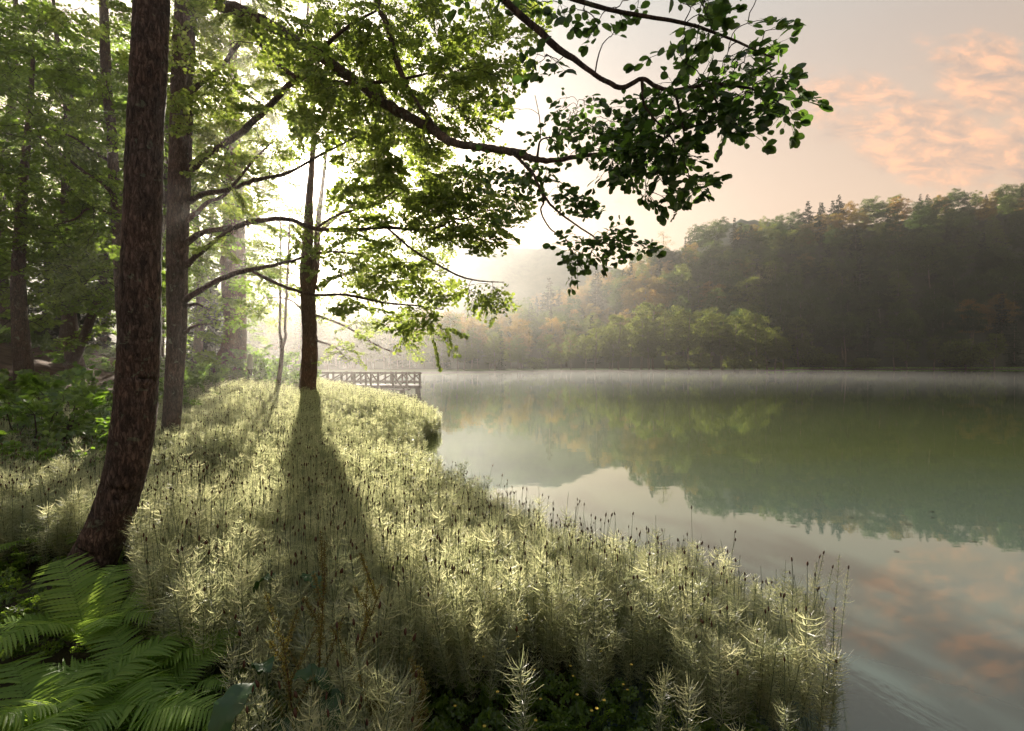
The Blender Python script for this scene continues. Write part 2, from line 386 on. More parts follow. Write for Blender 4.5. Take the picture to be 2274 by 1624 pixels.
def plainmat(name, c, rough=.6, metal=0):
    m, nt, o = newmat(name)
    t = nt.nodes.new('ShaderNodeTexCoord'); a = N(nt, 'ShaderNodeTexNoise', Scale=5.0, Detail=6.0, Roughness=.7); nt.links.new(t.outputs['Object'], a.inputs['Vector'])
    col = mixc(nt, ramp(nt, a.outputs[0], [(.4, (0, 0, 0)), (.7, (1, 1, 1))]), c, tuple(x * .75 for x in c))
    pb = nt.nodes.new('ShaderNodeBsdfPrincipled'); pb.inputs['Roughness'].default_value = rough; nt.links.new(col, pb.inputs[0]); pb.inputs['Metallic'].default_value = metal
    nt.links.new(pb.outputs[0], o.inputs[0]); return m
M['cabinet'] = plainmat('cabinet_paint', (.62, .62, .58))

def watermat():
    m, nt, o = newmat('lake_water')
    t = nt.nodes.new('ShaderNodeTexCoord')
    mp = nt.nodes.new('ShaderNodeMapping'); mp.inputs['Scale'].default_value = (.55, 1.6, 1); nt.links.new(t.outputs['Object'], mp.inputs[0])
    a = N(nt, 'ShaderNodeTexNoise', Scale=1.1, Detail=5.0, Roughness=.55); nt.links.new(mp.outputs[0], a.inputs['Vector'])
    b = N(nt, 'ShaderNodeTexNoise', Scale=.035, Detail=4.0, Roughness=.6); nt.links.new(mp.outputs[0], b.inputs['Vector'])
    bp = nt.nodes.new('ShaderNodeBump'); bp.inputs['Strength'].default_value = .10; bp.inputs['Distance'].default_value = .02
    nt.links.new(mathn(nt, 'MULTIPLY', a.outputs[0], ramp(nt, b.outputs[0], [(.38, (.35, .35, .35)), (.62, (1, 1, 1))])), bp.inputs['Height'])
    gl = nt.nodes.new('ShaderNodeBsdfGlossy'); gl.inputs['Roughness'].default_value = .015; gl.inputs[0].default_value = (.92, .98, .96, 1)
    nt.links.new(bp.outputs[0], gl.inputs['Normal'])
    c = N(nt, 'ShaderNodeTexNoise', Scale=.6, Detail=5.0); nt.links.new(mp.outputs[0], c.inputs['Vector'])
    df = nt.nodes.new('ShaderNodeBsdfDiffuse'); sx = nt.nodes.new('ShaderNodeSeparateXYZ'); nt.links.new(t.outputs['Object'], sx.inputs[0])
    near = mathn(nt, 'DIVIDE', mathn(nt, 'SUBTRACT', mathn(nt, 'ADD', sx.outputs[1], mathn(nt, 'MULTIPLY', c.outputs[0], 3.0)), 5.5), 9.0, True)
    nt.links.new(mixc(nt, near, (.052, .078, .076), ramp(nt, c.outputs[0], [(.3, (.046, .060, .015)), (.7, (.060, .074, .022))])), df.inputs[0])  # teal sky reflection painted into the near water's diffuse colour; own olive farther out
    fr = nt.nodes.new('ShaderNodeFresnel'); fr.inputs['IOR'].default_value = 1.62; nt.links.new(bp.outputs[0], fr.inputs['Normal'])
    k = mathn(nt, 'MULTIPLY_ADD', fr.outputs[0], 1.22, True); k.node.inputs[2].default_value = .015
    mx = nt.nodes.new('ShaderNodeMixShader'); nt.links.new(k, mx.inputs[0]); nt.links.new(df.outputs[0], mx.inputs[1]); nt.links.new(gl.outputs[0], mx.inputs[2])
    nt.links.new(mx.outputs[0], o.inputs[0]); return m
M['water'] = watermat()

# ------------------------------------------------------------------ terrain
BY = np.array([-6, 1, 2.5, 3, 3.4, 3.8, 4.0, 4.4, 4.69, 5.12, 5.83, 6.26, 8.07, 10, 11.3, 14.4, 17.1, 20, 26.7, 30, 33.6, 36, 40, 60, 90])
BX = np.array([1.0, 1.1, 1.45, 1.75, 2.0, 2.2, 2.1, 1.95, 1.57, 1.0, .34, -.21, -1.02, -1.9, -2.6, -2.75, -2.8, -3.4, -5.8, -7.8, -10.1, -14, -22, -55, -95])
def bx(y): return np.interp(y, BY, BX)
def gh(x, y):
    d = bx(y) - x; dd = np.maximum(d, 0)
    z = -.12 + 1.6 * (1 - np.exp(-dd / 18)) + .035 * np.clip(y - 10, 0, 30) * (1 - np.exp(-dd / 6))
    e = np.maximum(d - 9 + .10 * np.clip(y - 20, 0, 40) * 0, 0)
    z = z + .20 * np.minimum(e, 45) * (1 - np.exp(-e / 3.0))
    z = z + .05 * np.sin(x * 1.3 + .6 * y) * np.sin(y * .9 - x * .4) * np.clip(dd / 3, 0, 1)
    return np.where(d < 0, -.12 + .35 * np.maximum(d, -3), z)

def grid_mesh(name, xs, ys, zf, mats, matf=None):
    X, Y = np.meshgrid(xs, ys); Z = zf(X, Y)
    V = np.stack([X, Y, Z], -1).reshape(-1, 3); nx = len(xs)
    i = (np.arange(len(ys) - 1)[:, None] * nx + np.arange(nx - 1)[None]).ravel()
    f = np.stack([i, i + 1, i + nx + 1, i + nx], -1)
    mb = MB(); mb.add(V, f, 0, smooth=True)
    if matf is not None:
        c = V[f].mean(1); mb.m[0] = matf(c[:, 0], c[:, 1])
    return mb.build(name, mats)

xs = np.concatenate([np.linspace(-110, -30, 60), np.linspace(-29.5, 6, 150)])
ys = np.concatenate([np.linspace(-14, 45, 180), np.linspace(46, 92, 40)])
g = grid_mesh('ground', xs, ys, gh, [M['ground'], M['litter']], lambda x, y: ((bx(y) - x) > 9.5).astype(int))
tag(g, kind='structure')

# ---------------------------------------------------------------- water
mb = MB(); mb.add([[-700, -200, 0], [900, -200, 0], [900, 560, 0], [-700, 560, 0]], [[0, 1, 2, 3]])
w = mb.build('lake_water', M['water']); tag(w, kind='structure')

# ---------------------------------------------------------------- far hill
def lin(x, pts): a = np.array(pts, float); return np.interp(x, a[:, 0], a[:, 1])
SHORE = [(-600, 170), (300, 150), (900, 148), (1100, 162), (1150, 182), (1200, 190), (1660, 205), (1740, 225), (1800, 290), (1950, 300), (2300, 310), (2900, 300), (3600, 300)]
HSTART = [(-600, 180), (300, 160), (900, 160), (1100, 190), (1200, 235), (1660, 255), (1760, 285), (1850, 305), (2300, 320), (3600, 310)]
CREST = [(-600, 420), (900, 400), (1200, 420), (1500, 440), (1800, 500), (2100, 540), (3600, 600)]
SKYL = [(-600, 560), (300, 640), (800, 720), (1000, 705), (1100, 680), (1200, 645), (1300, 622), (1380, 585), (1440, 560), (1500, 528), (1600, 500), (1700, 492), (1800, 480), (1900, 462), (2000, 452), (2111, 436), (2300, 405), (2600, 360), (3600, 300)]
def hill_pt(xd, t):
    xd = np.asarray(xd, float); t = np.asarray(t, float)
    y0 = lin(xd, HSTART); y1 = lin(xd, CREST)
    zc = np.maximum(H + (CY - lin(xd, SKYL)) / F * y1 - 19, 4)
    tt = np.clip(t, 0, 1)
    Y = y0 + (y1 - y0) * t
    z = 1.0 + (zc - 1.0) * (tt ** 1.15) - np.maximum(t - 1, 0) * 120
    z = z + 3.0 * np.sin(xd * .021 + t * 5) * np.sin(t * 3.14) ** 1
    return (xd - CX) / F * Y, Y, z
xdv = np.linspace(-600, 3600, 150); tv = np.concatenate([np.linspace(0, 1, 30), np.linspace(1.05, 1.6, 6)])
XD, T = np.meshgrid(xdv, tv); hx, hy, hz = hill_pt(XD, T)
ysh = lin(XD[0], SHORE)
sh1 = np.stack([(XD[0] - CX) / F * ysh, ysh, np.full(len(ysh), -.3)], -1)
ysh2 = ysh + 1.5; sh2 = np.stack([(XD[0] - CX) / F * ysh2, ysh2, np.full(len(ysh), .35)], -1)
V = np.concatenate([sh1, sh2, np.stack([hx, hy, hz], -1).reshape(-1, 3)]); nx = len(xdv); nr = len(tv) + 2
i = (np.arange(nr - 1)[:, None] * nx + np.arange(nx - 1)[None]).ravel()
mb = MB(); mb.add(V, np.stack([i, i + 1, i + nx + 1, i + nx], -1), 0, smooth=True)
row = i // nx; mb.m[0] = np.where(row == 0, 2, np.where(row == 1, 1, 0))
hill = mb.build('hillside', [M['hill'], M['shore'], M['mud']]); tag(hill, kind='structure')

# far mountain
MSK = [(-900, 540), (300, 520), (700, 515), (960, 518), (1060, 533), (1150, 547), (1190, 548), (1225, 541), (1270, 556), (1330, 582), (1400, 600), (1470, 575), (1560, 520), (1600, 497), (1650, 482), (1720, 490), (2000, 560), (3600, 600)]
xm = np.linspace(-900, 3000, 260); tm = np.linspace(0, 1.2, 26)
XM, TM = np.meshgrid(xm, tm); Ym = 560 + 200 * TM
zc = H + (CY - lin(XM, MSK)) / F * 760
zm = zc * np.clip(TM, 0, 1) ** .9 - np.maximum(TM - 1, 0) * 300 + 7 * np.sin(XM * .045 + 2.5 * TM) * np.sin(TM * 3.14) + 2.2 * np.sin(XM * .4) * np.sin(XM * .23 + 3 * TM)
mb = MB(); V = np.stack([(XM - CX) / F * Ym, Ym, zm - .5], -1).reshape(-1, 3); nx = len(xm)
i = (np.arange(len(tm) - 1)[:, None] * nx + np.arange(nx - 1)[None]).ravel()
mb.add(V, np.stack([i, i + 1, i + nx + 1, i + nx], -1), 0, smooth=True)
mo = mb.build('mountain', M['mount']); tag(mo, kind='structure')

MIST = 0.0010; GROVE = 0.0027; VALLEY = 0.00028

# ---------------------------------------------------------------- growing branches
class Skel:
    def __init__(s): s.p = np.zeros((0, 3)); s.r = np.zeros(0)
    def add(s, p, r): s.p = np.vstack([s.p, p]); s.r = np.concatenate([s.r, np.broadcast_to(r, (len(p),))])

def attach(mb, sk, targets, r, thick=.012, seg=5, up=.35, mat=0, maxr=.09, rmin=.004):
    """grow a thin curved branch from the nearest wood to each target; returns arrival directions"""
    tg = np.asarray(targets); order = np.argsort([np.min(np.linalg.norm(sk.p - t, axis=1)) for t in tg]); dirs = np.zeros_like(tg)
    for k in order:
        t = tg[k]; dv = t - sk.p; dist = np.linalg.norm(dv, axis=1); cost = dist + up * np.maximum(-dv[:, 2], 0)
        i = int(np.argmin(cost)); a = sk.p[i]; L = dist[i]
        if L < 1e-3: dirs[k] = [1, 0, 0]; continue
        s = np.linspace(0, 1, 6)[:, None]; bow = np.array([0, 0, 1.]) * L * .14 + r.normal(0, .05 * L, 3)
        q = a + (t - a) * s + bow * np.sin(np.pi * s); q[1:-1] += r.normal(0, .015 * L, (4, 3))
        r0 = min(sk.r[i] * .7, thick * L + rmin, maxr); r0 = max(r0, rmin)
        rr = np.linspace(r0, max(r0 * .45, rmin * .8), 6); tube(mb, q, rr, seg, mat, cap=False)
        sk.add(q[1:], rr[1:]); dd = q[-1] - q[-2]; dirs[k] = dd / np.linalg.norm(dd)
    return dirs

def limb(mb, sk, pts, seg=8, n=6, rough=.05, seed=1, mat=0):
    """pts rows: xd, yd, Y, halfwidth in picture units"""
    q = np.array([[*P(a, b, c), w_ * c / F / math.hypot(1, (a - CX) / F)] for a, b, c, w_ in pts]); s = smoothpath(q, n)
    wob = np.random.default_rng(seed).normal(0, 1, (len(s), 3)) * s[:, 3:4] * (.12 if seg <= 8 else .012); wob[0] = 0
    tube(mb, s[:, :3] + wob, np.maximum(s[:, 3], .002), seg, mat, rough, seed); sk.add(s[:, :3], s[:, 3]); return s

def region(r, spec, gap=62):
    """points inside ellipses given as (xd, yd, rx, ry, Y0, Y1, count)"""
    out = []
    for cx, cy_, rx, ry, y0, y1, n in spec:
        k = 0
        while k < n:
            a, b = r.uniform(-1, 1, 2)
            if a * a + b * b > 1: continue
            x, y = cx + a * rx, cy_ + b * ry
            if (x - 683) ** 2 + (y - 383) ** 2 < gap ** 2: continue
            out.append(P(x, y, r.uniform(y0, y1))); k += 1
    return np.array(out)

def horiz(dirs, r, droop=.1):
    d = dirs.copy(); d[:, 2] = d[:, 2] * .3 - droop + r.normal(0, .15, len(d)); d[:, :2] += r.normal(0, .45, (len(d), 2)); return d / np.linalg.norm(d, axis=1)[:, None]

def tree(name, label, cat, trunk, limbs, sprays, leaf, L, tmpl, mats, seed, group=None, trunk_seg=14, trunk_rough=.035, flare=None, sprs=SPR, twigs=True, thick=.012, tw_r=.006, extra_trunks=(), maxr=.09):
    r = np.random.default_rng(seed); base = P(*trunk[0][:3]); base[2] = min(float(gh(base[0], base[1])), base[2] + .1)
    rt = root(name, base, label, cat, group)
    sk = Skel(); mt = MB(); limb(mt, sk, trunk, trunk_seg, 14, trunk_rough, seed)
    tsk = Skel(); tsk.add(sk.p, sk.r)
    for k, et in enumerate(extra_trunks): limb(mt, sk, et, trunk_seg, 10, trunk_rough, seed + 5 + k)
    to = mt.build('trunk', mats[0], rt, base)
    ms = MB()
    for k, lb in enumerate(limbs):
        m1 = MB(); limb(m1, sk, lb, 8, 6, .05, seed + 20 + k); m1.build('limb', mats[0], rt, base)
    if sprays is not None and len(sprays):
        dirs = attach(ms, sk, sprays, r, thick, maxr=maxr)
        ml = MB(); put_sprays(ml, ms, sprays, horiz(dirs, r), L * r.uniform(.75, 1.25, len(sprays)), leaf, tmpl, r, sprs, tw_r, twigs=twigs)
        ms.build('branches', mats[1], rt, base); ml.build('crown', mats[2], rt, base)
    return rt

# ---- foremost trunk with its overhanging near branch
r1 = np.random.default_rng(11)
T1 = [(150, 1400, 4.3, 95), (178, 1330, 4.3, 74), (195, 1270, 4.3, 64), (222, 1210, 4.3, 57), (255, 1130, 4.3, 52), (279, 1050, 4.3, 51), (296, 950, 4.3, 52), (304, 850, 4.3, 50), (309, 750, 4.3, 50), (312, 600, 4.3, 47), (318, 450, 4.3, 45), (322, 300, 4.3, 43), (330, 163, 4.3, 43), (338, 0, 4.35, 42), (345, -250, 4.4, 40), (352, -600, 4.5, 36), (360, -1100, 4.6, 28), (362, -1600, 4.7, 18)]
NEARL = [(1313, 150, 3.8, 0), (0, 0, 0, 0)]
top = [(345, -330, 4.4, 15), (560, -330, 4.3, 14), (820, -220, 4.1, 12), (1050, -60, 3.95, 9), (1220, 90, 3.85, 7.5), (1313, 160, 3.75, 6), (1338, 177, 3.75, 5.6), (1383, 195, 3.7, 5.6), (1426, 175, 3.7, 5), (1456, 192, 3.7, 4.8), (1497, 201, 3.65, 4.6), (1573, 188, 3.6, 4.5), (1644, 193, 3.6, 3.4), (1702, 210, 3.6, 2.4), (1740, 238, 3.6, 1.4)]
top2 = [(1426, 175, 3.7, 4), (1429, 227, 3.72, 3), (1445, 255, 3.75, 2.4), (1500, 330, 3.8, 1.6), (1440, 400, 3.8, 1.0)]
top3 = [(1573, 188, 3.6, 3), (1600, 240, 3.6, 2.2), (1640, 268, 3.6, 1.4)]
top4 = [(1050, -60, 3.95, 8), (1150, -40, 3.7, 6), (1350, 20, 3.6, 5), (1550, 60, 3.6, 4), (1720, 130, 3.6, 2)]
top5 = [(1497, 201, 3.65, 3), (1520, 300, 3.75, 2.2), (1512, 340, 3.75, 1.8), (1530, 390, 3.75, 1.3), (1528, 430, 3.75, 0.9)]
s1 = region(r1, [(1690, 200, 70, 44, 3.4, 3.8, 20), (1610, 190, 70, 42, 3.4, 3.9, 18), (1520, 215, 70, 50, 3.5, 3.9, 18), (1600, 265, 60, 26, 3.5, 3.8, 10), (1490, 290, 60, 42, 3.6, 3.9, 16), (1640, 270, 22, 22, 3.5, 3.7, 4),
                 (1440, 325, 48, 40, 3.7, 4.0, 10), (1445, 418, 30, 34, 3.7, 3.9, 9), (1527, 400, 16, 42, 3.7, 3.85, 10), (1500, 345, 35, 25, 3.7, 3.9, 9), (1745, 235, 22, 16, 3.5, 3.7, 4),
                 (1590, 100, 130, 60, 3.4, 3.9, 22), (1400, 40, 150, 60, 3.4, 3.9, 8), (1215, 150, 50, 25, 3.7, 3.9, 4), (1640, 20, 120, 60, 3.3, 3.9, 14), (1150, -20, 130, 60, 3.6, 4.2, 8)])
SPRN = [spray_template(300 + i, 1, nleaf_side=2, sides=2, droop=.25) for i in range(6)]
s1 = s1[r1.random(len(s1)) < .76]
t1 = tree('leaning_tree', 'thick dark rough-barked trunk nearest the viewer, curving down to the left edge', 'tree', T1,
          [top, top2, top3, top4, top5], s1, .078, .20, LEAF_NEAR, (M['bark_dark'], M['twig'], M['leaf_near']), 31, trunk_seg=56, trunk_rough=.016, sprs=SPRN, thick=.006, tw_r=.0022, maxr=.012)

# ---- second trunk, whose limbs fill the upper left and reach over the lake
T2 = [(364, 1050, 10.4, 38), (370, 1015, 10.4, 30), (378, 968, 10.4, 22), (387, 843, 10.4, 22), (393, 718, 10.4, 23), (393, 600, 10.4, 25), (396, 470, 10.4, 26), (400, 362, 10.4, 26), (406, 163, 10.4, 26), (412, 0, 10.4, 24), (424, -250, 10.4, 20), (440, -600, 10.4, 12), (445, -800, 10.4, 7)]
LB = [
 [(420, 378, 10.4, 12), (460, 345, 10.2, 9), (512, 312, 10, 8), (560, 272, 9.8, 7.5), (612, 222, 9.5, 7), (670, 160, 9, 6), (760, 70, 8.5, 4), (860, 10, 8, 2)],
 [(414, 452, 10.4, 9), (450, 432, 10.3, 7), (512, 420, 10.1, 5.5), (562, 402, 9.9, 5), (637, 385, 9.5, 4), (720, 340, 9.1, 3), (800, 300, 9, 2)],
 [(414, 492, 10.4, 7), (462, 450, 10.5, 5), (500, 432, 10.6, 4), (560, 360, 10.6, 3), (600, 320, 10.6, 2)],
 [(414, 540, 10.4, 9), (450, 517, 10.3, 7), (512, 507, 10.1, 6.5), (562, 492, 9.9, 6), (637, 487, 9.6, 5.5), (700, 508, 9.3, 5), (775, 512, 9.1, 4.6), (850, 505, 9, 4), (937, 510, 8.8, 3.6), (985, 500, 8.7, 3.2), (997, 482, 8.7, 2.8), (1025, 487, 8.6, 2.2), (1075, 470, 8.5, 1.5), (1120, 462, 8.4, 1)],
 [(410, 592, 10.4, 8), (435, 570, 10.3, 6.5), (487, 527, 10, 5), (520, 505, 9.8, 4)],
 [(408, 668, 10.4, 9), (462, 634, 10.2, 6.5), (512, 611, 10, 6), (550, 601, 9.9, 5.5), (600, 591, 9.7, 4.5), (650, 579, 9.5, 3.5), (720, 560, 9.4, 2.5), (800, 565, 9.2, 1.6)],
 [(560, 602, 9.85, 4), (587, 616, 9.8, 4), (637, 639, 9.6, 3.8), (700, 655, 9.4, 3.2), (770, 655, 9.2, 3), (850, 672, 9, 2.4), (930, 680, 8.8, 1.8), (985, 688, 8.7, 1)],
 [(407, 682, 10.4, 6), (437, 676, 10.3, 3.2), (467, 691, 10.2, 1.2)],
 [(407, 742, 10.4, 5), (432, 724, 10.3, 3), (472, 719, 10.2, 1.2)],
 [(862, 508, 9, 3), (900, 542, 8.9, 2.6), (937, 568, 8.7, 2.4), (975, 590, 8.5, 2.2), (1025, 615, 8.3, 1.9), (1075, 625, 8.2, 1.5), (1120, 627, 8.1, 1)],
 [(985, 500, 8.7, 2.5), (1012, 520, 8.6, 2.1), (1050, 530, 8.5, 1.8), (1112, 542, 8.4, 1.2), (1150, 545, 8.3, .8)],
 [(412, 0, 10.4, 16), (520, 20, 10.2, 15), (640, 80, 9.8, 13), (774, 170, 9.2, 12.5), (850, 227, 8.7, 12), (900, 257, 8.3, 11.5), (962, 290, 7.8, 10.5), (987, 307, 7.4, 9.5), (1025, 322, 7, 8.5), (1075, 328, 6.5, 9), (1125, 335, 6, 8), (1160, 343, 5.7, 8), (1190, 354, 5.4, 7), (1240, 356, 5.1, 6), (1300, 346, 4.8, 5), (1363, 342, 4.5, 4.6), (1441, 327, 4.3, 3.6), (1481, 302, 4.2, 3), (1518, 272, 4.1, 2.4), (1550, 235, 4.05, 1.6)],
 [(820, -40, 8.9, 8), (860, 60, 8.7, 7), (892, 170, 8.5, 6.5), (925, 230, 8.2, 6), (950, 262, 8, 6), (975, 295, 7.6, 6)],
 [(520, 20, 10.2, 9), (600, 120, 9.9, 8), (650, 168, 9.6, 7), (725, 182, 9.3, 5.5), (800, 186, 9.0, 4.5), (887, 177, 8.7, 3.5), (960, 160, 8.4, 2)],
 [(1141, 342, 5.8, 4), (1161, 362, 5.7, 3.6), (1183, 385, 5.5, 3.4), (1203, 427, 5.4, 3), (1228, 460, 5.3, 2.6), (1261, 487, 5.2, 2.2), (1306, 517, 5.1, 1.8), (1343, 540, 5, 1.4), (1400, 548, 5, .8)],
 [(1203, 427, 5.4, 2.2), (1207, 450, 5.4, 2.2), (1201, 465, 5.4, 2), (1208, 487, 5.3, 1.8), (1226, 512, 5.3, 1.5), (1256, 530, 5.2, 1.2), (1275, 570, 5.2, .8)],
 [(1193, 350, 5.4, 3), (1201, 312, 5.3, 2), (1236, 302, 5.2, 1.6), (1266, 282, 5.1, 1.2), (1283, 247, 5.1, .8)],
 [(1201, 312, 5.3, 1.2), (1198, 262, 5.3, 1), (1188, 212, 5.3, .6)],
 [(700, 508, 9.3, 3), (745, 480, 9.2, 2.6), (787, 467, 9.1, 2.4), (845, 445, 9, 2.2), (887, 412, 8.9, 1.8), (896, 375, 8.8, 1.2)],
 [(412, -100, 10.4, 14), (330, -180, 10, 10), (220, -200, 9.8, 7), (100, -180, 9.5, 4)],
 [(402, 250, 10.4, 7), (440, 190, 10.6, 6), (480, 160, 10.8, 6), (560, 60, 11, 4)],
]
r2 = np.random.default_rng(12)
s2 = region(r2, [(620, 130, 260, 130, 8.3, 11.5, 110), (850, 150, 220, 120, 7.6, 10, 105), (560, 300, 150, 120, 9, 11.5, 44), (820, 330, 160, 120, 8, 10, 68), (960, 400, 130, 110, 7.8, 9, 34), (880, 500, 160, 90, 8, 9.6, 40),
                 (1040, 440, 90, 80, 7.8, 8.8, 20), (1085, 470, 60, 60, 7.6, 8.6, 9), (1090, 530, 60, 25, 7.9, 8.6, 9), (1010, 215, 60, 60, 7, 8.4, 14), (1080, 130, 80, 50, 6.8, 8, 14), (1070, 640, 50, 22, 7.8, 8.3, 7), (940, 600, 60, 40, 8.2, 8.8, 6),
                 (800, 620, 110, 60, 8.8, 9.8, 15), (930, 690, 60, 20, 8.4, 9, 6), (955, 730, 30, 22, 8.4, 8.9, 4), (600, 520, 120, 60, 9.3, 10.5, 10), (480, 420, 60, 60, 10, 11, 7), (560, -30, 330, 120, 8.5, 12, 60), (260, -20, 160, 100, 9, 12, 22), (960, 0, 200, 100, 7.4, 10, 34)], 84)
t2 = tree('spreading_tree', 'tall second trunk beside the foremost one, its long limbs reaching right across the sky', 'tree', T2, LB, s2, .070, .60, LEAF_MID,
          (M['bark'], M['twig'], M['leaf_mid']), 32, trunk_seg=28, trunk_rough=.018, thick=.009, tw_r=.0035, maxr=.03)
# dark near leaves hanging from the end of its longest limb
s2b = region(r2, [(1270, 240, 32, 30, 5, 5.3, 11), (1225, 300, 40, 18, 5.1, 5.4, 7), (1165, 245, 10, 8, 5.2, 5.4, 1), (1320, 290, 40, 38, 4.5, 4.9, 9), (1385, 300, 50, 48, 4.2, 4.6, 12), (1390, 350, 60, 26, 4.2, 4.6, 13), (1450, 340, 50, 36, 4.1, 4.4, 14), (1290, 335, 22, 16, 4.7, 5, 3), (1450, 250, 50, 40, 4.0, 4.3, 16),
                  (1228, 400, 22, 22, 5.2, 5.5, 5), (1262, 455, 34, 26, 5.1, 5.3, 9), (1240, 430, 24, 16, 5.2, 5.4, 4), (1340, 512, 34, 18, 4.9, 5.1, 8), (1310, 540, 55, 24, 4.9, 5.2, 15), (1272, 575, 22, 22, 5.1, 5.3, 6), (1395, 545, 26, 14, 4.9, 5.1, 5), (1180, 395, 20, 30, 5.4, 5.8, 5), (1140, 380, 40, 30, 5.8, 6.4, 7), (1090, 350, 50, 30, 6.2, 6.8, 7), (1120, 420, 40, 50, 6, 7, 9)])
ms = MB(); sk = Skel()
for k in (11, 14, 15, 16, 17):
    q = np.array([[*P(a, b, c), w_ * c / F] for a, b, c, w_ in LB[k]]); s_ = smoothpath(q, 6); sk.add(s_[:, :3], s_[:, 3])
dd = attach(ms, sk, s2b, r2, .006, maxr=.01, rmin=.0025); ml = MB()
put_sprays(ml, ms, s2b, horiz(dd, r2, .2), .23 * r2.uniform(.8, 1.2, len(s2b)), .076, LEAF_NEAR, r2, SPRN, .0022)
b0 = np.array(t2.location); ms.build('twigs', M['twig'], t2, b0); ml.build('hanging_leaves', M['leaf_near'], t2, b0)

# ---- the sunlit tree against the light
T5 = [(679, 912, 23, 30), (681, 888, 23, 21), (685, 831, 23, 20), (688, 781, 23, 18.5), (687, 731, 23, 17), (683, 650, 23, 16), (680, 600, 23, 14), (684, 520, 23, 12), (687, 440, 23, 9), (694, 340, 23, 6), (696, 200, 23, 4), (683, 60, 23, 3), (690, -60, 23, 1.5)]
T5b = [(688, 665, 23, 9), (698, 610, 23, 8.5), (703, 560, 23, 8), (708, 480, 23, 6), (720, 380, 23, 4), (732, 250, 23, 3), (740, 120, 23, 1.5)]
L5 = [[(695, 700, 23, 4), (735, 712, 22.5, 3), (778, 731, 22, 2.4), (808, 751, 21.6, 2), (831, 764, 21.3, 1.7), (868, 781, 21, 1.2), (891, 790, 21, .8)],
      [(700, 756, 23, 3), (743, 771, 22.5, 2), (768, 798, 22, 1)],
      [(700, 640, 23, 4), (760, 610, 22, 3), (840, 620, 21, 2), (920, 650, 20, 1)],
      [(690, 560, 23, 5), (640, 520, 22, 4), (590, 500, 21.5, 2), (560, 470, 21, 1)],
      [(706, 520, 23, 5), (760, 470, 23, 4), (840, 430, 23, 3), (930, 420, 22, 1.5)],
      [(675, 690, 23, 2.5), (640, 665, 23, 1.6), (590, 660, 23, 1)]]
r5 = np.random.default_rng(15)
s5 = region(r5, [(800, 290, 220, 180, 19, 27, 135), (600, 540, 45, 100, 24, 28, 12), (840, 510, 170, 110, 19.5, 26, 38), (640, 430, 110, 120, 20, 26, 16), (640, 600, 80, 70, 20, 25, 5), (820, 660, 120, 60, 20, 24, 17), (870, 730, 90, 40, 20.5, 22.5, 18), (760, 780, 50, 18, 21.5, 22.5, 8), (600, 680, 45, 25, 22, 24, 7), (720, 60, 200, 120, 19, 27, 50), (900, 600, 90, 90, 19.5, 22, 18), (850, 570, 90, 50, 20, 25, 34)], 62)
t5 = tree('sunlit_tree', 'big tree with the sun shining just beside its upper trunk, left of the wooden pier', 'tree', T5, L5, s5, .105, .95, LEAF_FAR, (M['bark_brown'], M['twig'], M['leaf_mid']), 35, trunk_seg=20, extra_trunks=[T5b], thick=.008, tw_r=.006, maxr=.06)

# ---- twin trunks, forked sapling, left trunks
T3a = [(486, 885, 26, 23), (488, 860, 26, 18), (489, 830, 26, 16), (494, 803, 26, 17), (509, 765, 26, 17), (513, 715, 26, 17), (509, 640, 26, 18), (507, 568, 26, 18), (510, 480, 26, 14), (508, 350, 26, 11), (512, 200, 26, 8), (515, 60, 26, 5)]
T3b = [(527, 890, 27, 26), (528, 866, 27, 20), (531, 820, 27, 17), (534, 760, 27, 14), (536, 700, 27, 12), (534, 568, 27, 11), (531, 450, 27, 12), (528, 340, 27, 9), (524, 200, 27, 6), (520, 50, 27, 4)]
r3 = np.random.default_rng(13)
s3 = region(r3, [(500, 200, 120, 180, 23, 30, 100), (450, 430, 60, 140, 22, 28, 34), (470, 330, 90, 90, 22, 29, 40), (500, 20, 140, 100, 22, 30, 30)], 46)
tree('bent_tree', 'left of the two joined brown trunks, bent at its foot above the bushes', 'tree', T3a, [], s3, .125, 1.0, LEAF_FAR, (M['bark_brown'], M['twig'], M['leaf_mid']), 33, trunk_seg=18, thick=.008, maxr=.06)
s3b = region(r3, [(560, 200, 100, 180, 25, 31, 70), (590, 420, 50, 90, 25, 30, 22), (575, 640, 40, 40, 25, 28, 8), (600, 30, 120, 100, 25, 30, 20)], 46)
tree('straight_tree', 'right of the two joined brown trunks, upright beside the white cabinet on a post', 'tree', T3b, [], s3b, .125, 1.0, LEAF_FAR, (M['bark_brown'], M['twig'], M['leaf_mid']), 34, trunk_seg=18, thick=.008, maxr=.06)
T4 = [(615, 905, 22, 7.5), (617, 880, 22, 6), (620, 840, 22, 5), (625, 800, 22, 4.8), (626, 770, 22, 5), (621, 735, 22, 3), (622, 690, 22, 2.8), (623, 588, 22, 2.2), (622, 480, 22, 1.4)]
T4b = [(627, 772, 22, 3.6), (635, 745, 22, 3.2), (633, 731, 22, 3), (636, 660, 22, 2.8), (640, 581, 22, 2.4), (644, 470, 22, 1.4)]
s4 = region(np.random.default_rng(14), [(625, 560, 55, 90, 20.5, 23.5, 15)])
tree('forked_sapling', 'thin forked sapling standing left of the sunlit trunk', 'tree', T4, [], s4, .12, .8, LEAF_FAR, (M['bark_brown'], M['twig'], M['leaf_mid']), 36, trunk_seg=10, extra_trunks=[T4b], thick=.006, maxr=.03)
